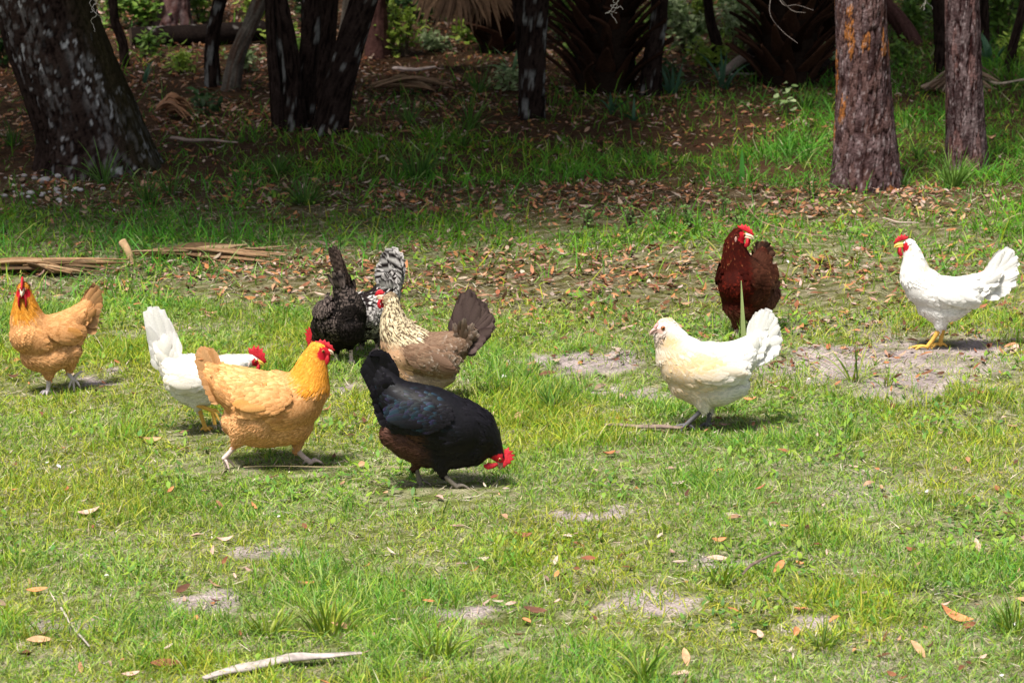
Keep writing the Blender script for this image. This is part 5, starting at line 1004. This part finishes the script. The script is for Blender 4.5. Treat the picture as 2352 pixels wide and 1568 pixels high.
for q in [('tall bright tuft at the foot of the narrower grey pine', 2190, 425, 95, 130, 90, 1, [(.13, .26, .04), (.17, .3, .05)]), ('tall green tuft left of the forked oak base', 340, 462, 95, 80, 50, 2, TG), ('tall tuft in front of the leaning oak foot', 240, 420, 110, 60, 32, 3, TG),
          ('thin tall tuft on the left leaf litter', 395, 445, 90, 60, 30, 4, TG), ('green tuft in front of the forked oak', 640, 395, 70, 100, 60, 5, TG), ('dense tuft right of the forked oak in the grass band', 960, 405, 90, 150, 110, 6, TG), ('wide tuft at the left of the middle leaf strip', 700, 470, 85, 130, 80, 7, TG),
          ('dark tuft in the brown leaves right of the forked oak', 940, 290, 85, 45, 34, 8, TG), ('tall tuft left of the lone upright trunk', 1078, 295, 100, 60, 40, 9, TG), ('pair of tall blades beside the lone upright trunk', 1062, 340, 90, 40, 20, 10, TG), ('low tuft behind the lone upright trunk', 1100, 215, 70, 80, 50, 11, TG),
          ('wispy tuft before the orange-flaked pine', 1868, 448, 100, 50, 26, 12, TG), ('short tuft at the right foot of the orange-flaked pine', 2070, 430, 50, 60, 30, 13, TG), ('bright tuft in the sand behind the white lone hen', 2420, 700, 70, 70, 30, 14, TG),
          ('upright tuft on the sandy strip right of the cream hen', 1960, 870, 110, 110, 18, 15, G_TUFT), ('tuft in the sand below the lone white hen', 2035, 880, 55, 90, 16, 16, G_TUFT), ('arching tuft right of the brown hen', 1270, 930, 70, 90, 26, 17, TG),
          ('bushy foreground tuft above the driftwood stick', 760, 1450, 120, 330, 90, 18, G_TUFT), ('foreground tuft left of the driftwood stick', 620, 1455, 80, 220, 50, 19, G_TUFT), ('foreground tuft at the bottom right corner', 2330, 1440, 100, 240, 60, 20, G_TUFT), ('small foreground tuft right of centre', 1890, 1480, 75, 160, 40, 21, G_TUFT),
          ('tall foreground tuft at the bottom left centre', 1010, 1500, 100, 280, 70, 22, G_TUFT), ('long-bladed tuft by the bare patch at lower middle', 1480, 1560, 110, 160, 60, 23, G_TUFT), ('dark tuft at the left edge beside the leaning oak', 30, 335, 70, 90, 46, 24, TG), ('tuft between the two pines in the grass', 2110, 360, 50, 60, 30, 25, TG),
          ('tall tuft at the left of the slim lichen trunk', 1440, 265, 60, 40, 18, 26, TG), ('tuft in front of the second palm', 1850, 245, 60, 90, 50, 27, TG), ('pale tuft growing from sand at the bottom middle', 1650, 1330, 60, 170, 36, 28, G_TUFT)]:
    tuft(*q)
for q in [('blue-green strappy palmetto seedling inside the forked oak', 765, 205, 82, 26, 7, 51, BG), ('pale strappy seedling left of the lone upright trunk', 1174, 172, 96, 26, 6, 52, [(.12, .22, .1), (.18, .28, .14)]), ('cluster of upright strappy blades right of the slim lichen trunk', 1660, 205, 100, 70, 12, 53, BG), ('upright strappy blades beside the slim lichen trunk', 1545, 215, 70, 50, 12, 54, BG),
          ('stiff strappy blades below the huge palm', 1455, 275, 62, 26, 5, 55, BG), ('tall strappy seedling right of the forked oak', 1405, 258, 60, 40, 6, 56, BG), ('upright strappy blades behind the narrower grey pine', 2275, 150, 80, 80, 16, 57, BG), ('strappy seedling leaning over the leaf litter right of the leaning oak', 330, 195, 70, 40, 5, 58, BG)]:
    tuft(*q, wd=.022, name='palmetto_seedling', cat='seedling', group='strappy palmetto seedlings', stiff=.22)
def spike(label, px, py, hpx, wpx, col, lean=0.):
    b, t = P(px, py); m_ = t / FPX; h = hpx * m_; k = 9; v = np.linspace(0, 1, k); c = np.stack([lean * h * v, .02 * v, h * v - .01], 1); w = np.interp(v, [0, .15, .6, 1], [.9, 1, .8, .12]) * wpx * m_ / 2
    V = np.concatenate([c - np.c_[w, 0 * w, 0 * w], c + np.array([0, .25, 0]) * w[:, None], c + np.c_[w, 0 * w, 0 * w]], 1).reshape(-1, 3)
    o = mesh('grass_spike', V, grid_quads(k, 3), None, M_GRASS, None, np.asarray(col) * np.linspace(.85, 1.1, k).repeat(3)[:, None]); o.location = b; tag(o, label, 'grass blade')
spike('tall pale pointed blade standing between the cream hen and red hen', 1712, 872, 236, 13, (.33, .40, .16), -.05)
spike('single dark green upright blade left of the orange-flaked pine', 1704, 418, 80, 13, (.07, .26, .04), .0)
spike('short broad green blade standing in the middle grass', 1698, 742, 42, 12, (.09, .2, .04), .05)
# Spanish moss strands hanging from limbs above the frame
def moss(label, strands, top, Y, r=.0017, col=(.50, .46, .42)):
    org = np.array(tuple(at(*top, Y))); mb = MB(); rg = np.random.default_rng(int(top[0]))
    for s in strands:
        pts = np.array([tuple(at(p_[0], p_[1], Y + (p_[2] if len(p_) > 2 else rg.normal(0, .02)))) for p_ in s]) - org
        n = len(pts) * 6; pth = catmull(pts, n) + rg.normal(0, .0015, (n, 3)); rr = np.linspace(r, r * .55, n); V, Q, T = loft(pth, rr, rr, (0, 1, .2), 5); mb.add(V, Q, T, np.array(col) * rg.uniform(.85, 1.15))
    o = mb.build('spanish_moss', M_MOSS); o.location = org; tag(o, label, 'moss strand', 'hanging moss strands')
moss('pale moss strand with brown bits hanging in front of the leaning oak', [[(216, -125), (220, -60), (212, -20), (222, 4), (211, 20), (222, 34), (209, 47), (214, 58), (219, 72)], [(218, -125), (228, -40), (214, -6), (228, 14), (220, 30), (232, 40), (236, 55)], [(216, -125), (206, -50), (216, -15), (206, 8), (216, 22), (208, 30)], [(222, -120), (236, -30), (224, 0), (215, 12)]], (216, -130), Yof(225, 385) - 1.3)
moss('bright curly moss strand hanging before the huge palm', [[(1413, -120), (1418, -40), (1411, -10), (1409, 4), (1418, 12), (1412, 24), (1404, 32), (1412, 44), (1416, 54)], [(1415, -115), (1424, -20), (1416, 8), (1402, 14), (1416, 20), (1426, 16), (1431, 23)], [(1412, 10), (1400, 28), (1391, 31), (1404, 27), (1416, 30)]], (1414, -122), Yof(1222, 272) - 2.0)
moss('small bright moss sprig hanging between the two pines', [[(2128, -115), (2130, -40), (2127, 0), (2118, 14), (2113, 20)], [(2129, -110), (2134, -20), (2128, 2), (2140, 16), (2142, 21)], [(2127, 2), (2124, 14), (2122, 24)]], (2128, -116), 18.4)

# the wood goes on behind and beside: a deep mass of leaves and stems closes it off
rg = np.random.default_rng(99); cen = []
for k in range(150):
    y_ = rg.uniform(26.5, 42); x_ = rg.uniform(-1, 1) * (6 + .5 * y_); cen.append((x_, y_, rg.uniform(.3, 8.5)))
for k in range(60):
    s_ = rg.choice([-1, 1]); y_ = rg.uniform(16.5, 27); cen.append((s_ * (.135 * y_ + rg.uniform(1.6, 7)), y_, rg.uniform(1., 8)))
cen = np.array(cen); V, Q, cc = crown_leaves(cen, rg.uniform(1., 1.9, len(cen)), 90000, .2, 98, OAKL); V = V[:]
o = mesh('woodland', V, Q, None, M_LEAF, None, cc); tag(o, 'deep green mass of the wood closing in behind the trees', 'wood', kind='stuff')
# ------------------------------------------------------------------ sticks, dead fronds, fallen leaves
def stick(name, label, pts, r, col, cat='stick', flat=.5, mat=M_WOOD, z=.012):
    g = np.array([tuple(P(*p_)[0]) for p_ in pts]); org = g.mean(0); n = len(g) * 6; pth = catmull(g - org, n); pth[:, 2] += z + .002 * np.sin(np.arange(n) * .5)
    rr = np.interp(np.linspace(0, 1, n), np.linspace(0, 1, len(r)), r) * (.88 + .24 * vnoise(np.c_[np.arange(n) * .45, np.zeros(n)], int(pts[0][0]))); V, Q, T = loft(pth, rr * flat, rr, (0, 1, .05), 10)
    nz = fbm((V + org) * np.array([18, 60, 60]), 5, 4)[:, None]; o = mesh(name, V, Q, T, mat, None, np.array(col) * (.2 + 1.5 * nz)); o.location = org; return tag(o, label, cat)
stick('driftwood_stick', 'grey weathered flat stick lying across the grass at the bottom edge', [(470, 1572), (560, 1548), (660, 1528), (740, 1520), (830, 1516)], [.010, .024, .026, .018, .008], (.36, .31, .29), z=.02, flat=.38)
stick('flat_stick', 'flat brown stick lying at the feet of the cream hen', [(1390, 987), (1450, 989), (1520, 992), (1566, 992)], [.009, .013, .014, .009], (.20, .145, .12), z=.018)
stick('thin_stick', 'long thin straw-coloured stick behind the black hen', [(560, 1076), (700, 1074), (830, 1076), (935, 1074)], [.002, .003, .003, .002], (.30, .24, .14), z=.006)
stick('twig', 'thin curved bare twig in the grass behind the red hen', [(1708, 478), (1735, 512), (1775, 535), (1850, 552), (1930, 560)], [.004, .0035, .003, .002], (.26, .17, .12), z=.03)
stick('twig', 'thin grey twig lying left of the lone white hen', [(2028, 516), (2060, 524), (2110, 528)], [.005, .006, .004], (.36, .29, .24), z=.03)
stick('twig', 'dark bent twig lying in the lower right grass', [(1706, 1340), (1735, 1312), (1790, 1290)], [.004, .006, .005], (.14, .1, .08), z=.03)
stick('twig', 'pale forked twig at the bottom left', [(140, 1405), (165, 1445), (205, 1495)], [.003, .004, .003], (.34, .3, .26), z=.014)
stick('branch', 'pale broken branch lying beside the leaning oak', [(395, 330), (430, 335), (480, 336), (545, 340)], [.016, .016, .014, .008], (.3, .22, .18), z=.03)
stick('branch', 'thin pale branch lying right of the narrower grey pine', [(2255, 200), (2290, 212), (2350, 205), (2420, 204)], [.016, .012, .010, .008], (.42, .33, .25), z=.05)
stick('branch', 'pale weathered branch behind the forked oak in the leaf litter', [(905, 165), (950, 168), (1000, 163)], [.02, .022, .012], (.42, .33, .3), z=.02)
stick('branch', 'dead white branch lying right of the slim lichen trunk', [(1680, 180), (1720, 178), (1765, 178)], [.012, .013, .01], (.42, .38, .33), z=.02)
def chip(label, px, py, hpx, wpx, col, tilt):
    b, t = P(px, py); m_ = t / FPX; h, w = hpx * m_, wpx * m_; pth = catmull(np.array([[0, 0, -.01], [tilt * h * .4, 0, h * .5], [tilt * h, .01, h]]), 8); V, Q, T = loft(pth, np.full(8, w * .22), np.linspace(.4, .55, 8) * w, (1, 0, 0), 10)
    o = mesh('wood_chip', V, Q, T, M_WOOD, None, np.array(col) * (.7 + .5 * fbm(V * 60, 3)[:, None])); o.location = b; tag(o, label, 'wood chip')
chip('upright pale bark chip sticking up between the two dead palm leaves', 304, 600, 46, 17, (.55, .36, .2), -.5)
# dead palm leaves lying flat
def dead_leaf(label, px0, py0, px1, py1, nstr, wpx, seed, pal, hump=.014):
    rg = np.random.default_rng(seed); a = np.array(tuple(P(px0, py0)[0])); b = np.array(tuple(P(px1, py1)[0])); org = (a + b) / 2; mb = MB(); wy = wpx * .0016 * 4
    root = None
    for k in range(nstr):
        f0 = rg.uniform(-.02, .35); f1 = rg.uniform(.55, 1.04); off0 = rg.normal(0, .12) * wy; off1 = rg.normal(0, .45) * wy
        p0 = a + (b - a) * f0 + [0, off0, 0]; p1 = a + (b - a) * f1 + [0, off1, 0]; md = (p0 + p1) / 2 + [0, rg.normal(0, .1) * wy, 0]; n = 9
        pth = catmull(np.array([p0, md, p1]) - org, n); pth[:, 2] += .012 + hump * rg.random() * np.sin(np.linspace(0, 3.1, n)) + .02 * rg.random()
        w = np.interp(np.linspace(0, 1, n), [0, .4, 1], [.5, 1, .12]) * rg.uniform(.012, .034); s = norm(np.array([[rg.normal(0, .2), 1, rg.normal(0, .6)]]))[0]
        V, Q, T = loft(pth, np.full(n, .0025) + w * .12, w, s, 8); mb.add(V, Q, T, np.array(pal[rg.integers(0, len(pal))]) * rg.uniform(.75, 1.2))
    o = mb.build('dead_palm_leaf', M_LITTER); o.location = org; tag(o, label, 'dead palm leaf', 'dead palm leaves on the ground')
DP = [(.27, .16, .085), (.18, .105, .052), (.35, .235, .135), (.10, .06, .03)]
dead_leaf('folded tan dead palm leaf lying behind the golden hen at left', -60, 622, 285, 618, 22, 42, 1, DP)
dead_leaf('split tan dead palm leaf lying right of the upright bark chip', 312, 590, 660, 592, 20, 36, 2, DP)
dead_leaf('curled brown dead palm leaf heaped between the two pines', 2120, 214, 2300, 205, 30, 60, 3, [(.30, .2, .14), (.22, .14, .09), (.36, .26, .19)], .12)
dead_leaf('dull brown dead palm leaf lying right of the forked oak', 850, 205, 1040, 212, 16, 40, 4, [(.26, .17, .1), (.2, .12, .07)], .05)
dead_leaf('rusty dead palm leaf lying right of the leaning oak', 355, 262, 450, 268, 14, 46, 5, [(.26, .13, .07), (.2, .1, .05)], .08)
# leaves lying singly on the lawn
def one_leaf(px, py, Lpx, ang, col, tilt, label, group, cup=.2, wr=.36, name='fallen_leaf'):
    b, t = P(px, py); L = Lpx * t / FPX; az = ang; nr = norm(np.array([[math.sin(az) * tilt * .6 + R.normal(0, .1), -tilt, 1.]])); d = np.array([[math.cos(az), math.sin(az), 0]]); d = norm(d - nr * np.sum(d * nr))
    V, Q, cc = leaves(-d * L * .5, d, nr, np.array([L]), np.array([L * wr]), np.array([cup]), np.array([R.uniform(-.25, .5)]), np.array([col]), rows=9, prof=(.06, .5, .85, 1, .95, .8, .55, .06))
    V2 = V.copy(); n3 = np.array([nr[0]] * len(V)) * .0012; Vt = np.vstack([V, V2 - n3]); Qt = np.vstack([Q, Q[:, ::-1] + len(V)])
    o = mesh(name, Vt, Qt, None, M_LITTER, None, np.vstack([cc, cc * .8])); o.location = (b.x, b.y, ground_z(np.array([b.x]), np.array([b.y]))[0] + .012 + tilt * .012); return tag(o, label, 'leaf', group)
TAN, ORG, BRN, PNK, DRK = (.45, .27, .15), (.5, .21, .09), (.2, .08, .04), (.5, .33, .26), (.11, .05, .03)
for q in [(2195, 1418, 80, 2.7, ORG, .5, 'large orange-tan leaf lying in the lower right grass'), (2110, 1498, 55, 2.2, TAN, .9, 'tan leaf standing tilted above the bottom right corner'), (2225, 1440, 42, .7, BRN, 1.0, 'dark brown folded leaf right of the large orange-tan leaf'),
          (2245, 1262, 44, 1.9, PNK, .8, 'pinkish upright leaf at lower right'), (1790, 1300, 48, 1.3, ORG, 1.0, 'rusty narrow leaf standing near the dark bent twig'), (1575, 1518, 56, 1.8, TAN, .6, 'broad tan leaf near the bottom centre right'), (1565, 1545, 50, .2, PNK, .3, 'pinkish leaf lying under the broad tan leaf at the bottom'),
          (1650, 1278, 56, .1, PNK, .3, 'pink-brown leaf lying on the lower middle grass'), (2360, 1382, 60, .1, TAN, .3, 'tan leaf cut by the right edge'), (90, 1478, 60, .3, TAN, .5, 'tan leaf in the bottom left corner'), (380, 1536, 72, .15, BRN, .5, 'dark red-brown curled leaf left of the driftwood stick'),
          (790, 1445, 60, .0, TAN, .4, 'tan leaf partly covered by the bushy foreground tuft'), (300, 1560, 44, .4, PNK, .3, 'pale leaf at the bottom left near the dark curled leaf'), (515, 1300, 26, 1.5, BRN, 1.2, 'small dark leaf standing by the left bare patch'), (420, 1370, 44, 1.0, DRK, 1.1, 'dark narrow leaf standing in the left bare patch'),
          (515, 1232, 40, .3, PNK, .3, 'grey-pink leaf on the left bare patch'), (700, 1342, 44, .0, ORG, .2, 'orange-brown leaf lying in the left middle grass'), (350, 1018, 40, .2, TAN, .5, 'tan leaf left of the buff hen legs'), (1255, 858, 44, .1, DRK, .4, 'dark brown leaf on the sandy strip right of the brown hen'),
          (1720, 924, 34, .1, ORG, .3, 'orange leaf right of the cream hen legs'), (2245, 905, 40, 3.0, BRN, .4, 'dark red leaf on the sand below the lone white hen'), (2330, 800, 44, 1.2, PNK, .6, 'pinkish leaf at the right edge near the lone white hen'), (1190, 965, 36, 1.1, TAN, .8, 'tan upright leaf right of the black hen back'), (1650, 1085, 30, .5, ORG, .3, 'small orange leaf in the middle of the lawn'),
          (85, 1365, 50, .1, ORG, .3, 'orange-tan leaf at the left edge of the lower lawn'), (205, 1180, 56, .1, PNK, .3, 'pinkish leaf at the left of the lower lawn'), (1545, 548, 26, .2, TAN, .5, 'tan leaf on the low bright weeds'), (1200, 1235, 44, .1, BRN, .4, 'brown leaf lying in the centre of the lower lawn'), (1230, 1405, 56, 2.9, DRK, .5, 'dark curled leaf at bottom centre')]:
    one_leaf(*q[:6], q[6], 'single leaves with a look of their own')
for i in range(170):
    py = R.uniform(880, 1560); px = R.uniform(-20, 2370); c = [TAN, ORG, BRN, PNK, DRK, (.56, .45, .36), (.36, .24, .18)][R.integers(0, 7)]
    one_leaf(px, py, R.uniform(12, 36), R.uniform(0, 6.28), np.array(c) * R.uniform(.55, 1.0), abs(R.normal(.2, .3)), 'small dry oak leaf scattered in the open lawn grass', 'small dry leaves on the lawn', wr=R.uniform(.2, .5), cup=R.uniform(-.1, .7))
# small white blossoms / feathers dropped on the ground
WF = [(1195, 880, 'white feather lying right of the brown hen'), (1158, 862, 'white feather beside the tail end of the brown hen'), (1858, 872, 'white fleck on the sand right of the cream hen'), (108, 1066, 'white feather in the left lawn'), (135, 1075, 'small white feather right beside the left lawn feather'), (245, 1330, 'white scrap in the lower left lawn'),
      (640, 1185, 'white scrap above the left bare patch'), (2128, 1136, 'pale fleck in the right lawn'), (2330, 1440, 'white down feather near the right edge'), (2300, 1550, 'white down feather at the bottom right corner'), (1070, 1300, 'pale scrap in the centre of the lower lawn'), (138, 465, 'white curled petal on the leaf litter below the leaning oak'), (685, 458, 'white petal in the leaf litter left of the middle'), (262, 482, 'white petal beside the left tall tuft'), (1810, 605, 'white fleck behind the red hen')]
for i, (px, py, lb) in enumerate(WF): one_leaf(px, py, R.uniform(9, 17), R.uniform(0, 6.28), (.52, .5, .48), R.uniform(.1, .8), lb, 'white scraps on the ground', .4, .55, 'white_feather')
# pale stones below the oak
for i in range(46):
    px = R.normal(75, 70); py = R.normal(432, 24); b, t = P(px, py); r = R.uniform(.004, .013) if i > 4 else R.uniform(.015, .024)
    th = np.linspace(0, np.pi, 7); ph = np.linspace(0, 2 * np.pi, 10, endpoint=False); s = np.stack([np.sin(th)[:, None] * np.cos(ph), np.sin(th)[:, None] * np.sin(ph), np.cos(th)[:, None] * np.ones(10)], -1).reshape(-1, 3)
    V = s * r * np.array([1.2, 1, .7]) * (.75 + .5 * fbm(s * 1.6 + i * 7, 4, 3))[:, None]; o = mesh('pebble', V, grid_quads(7, 10, 1, True), None, M_WOOD, None, np.broadcast_to(np.array([.42, .39, .39]) * R.uniform(.7, 1.1), (len(V), 3)))
    o.location = (b.x, b.y, r * .3); tag(o, 'pale rounded pebble among brown leaves below the leaning oak', 'pebble', 'pale pebbles below the leaning oak')
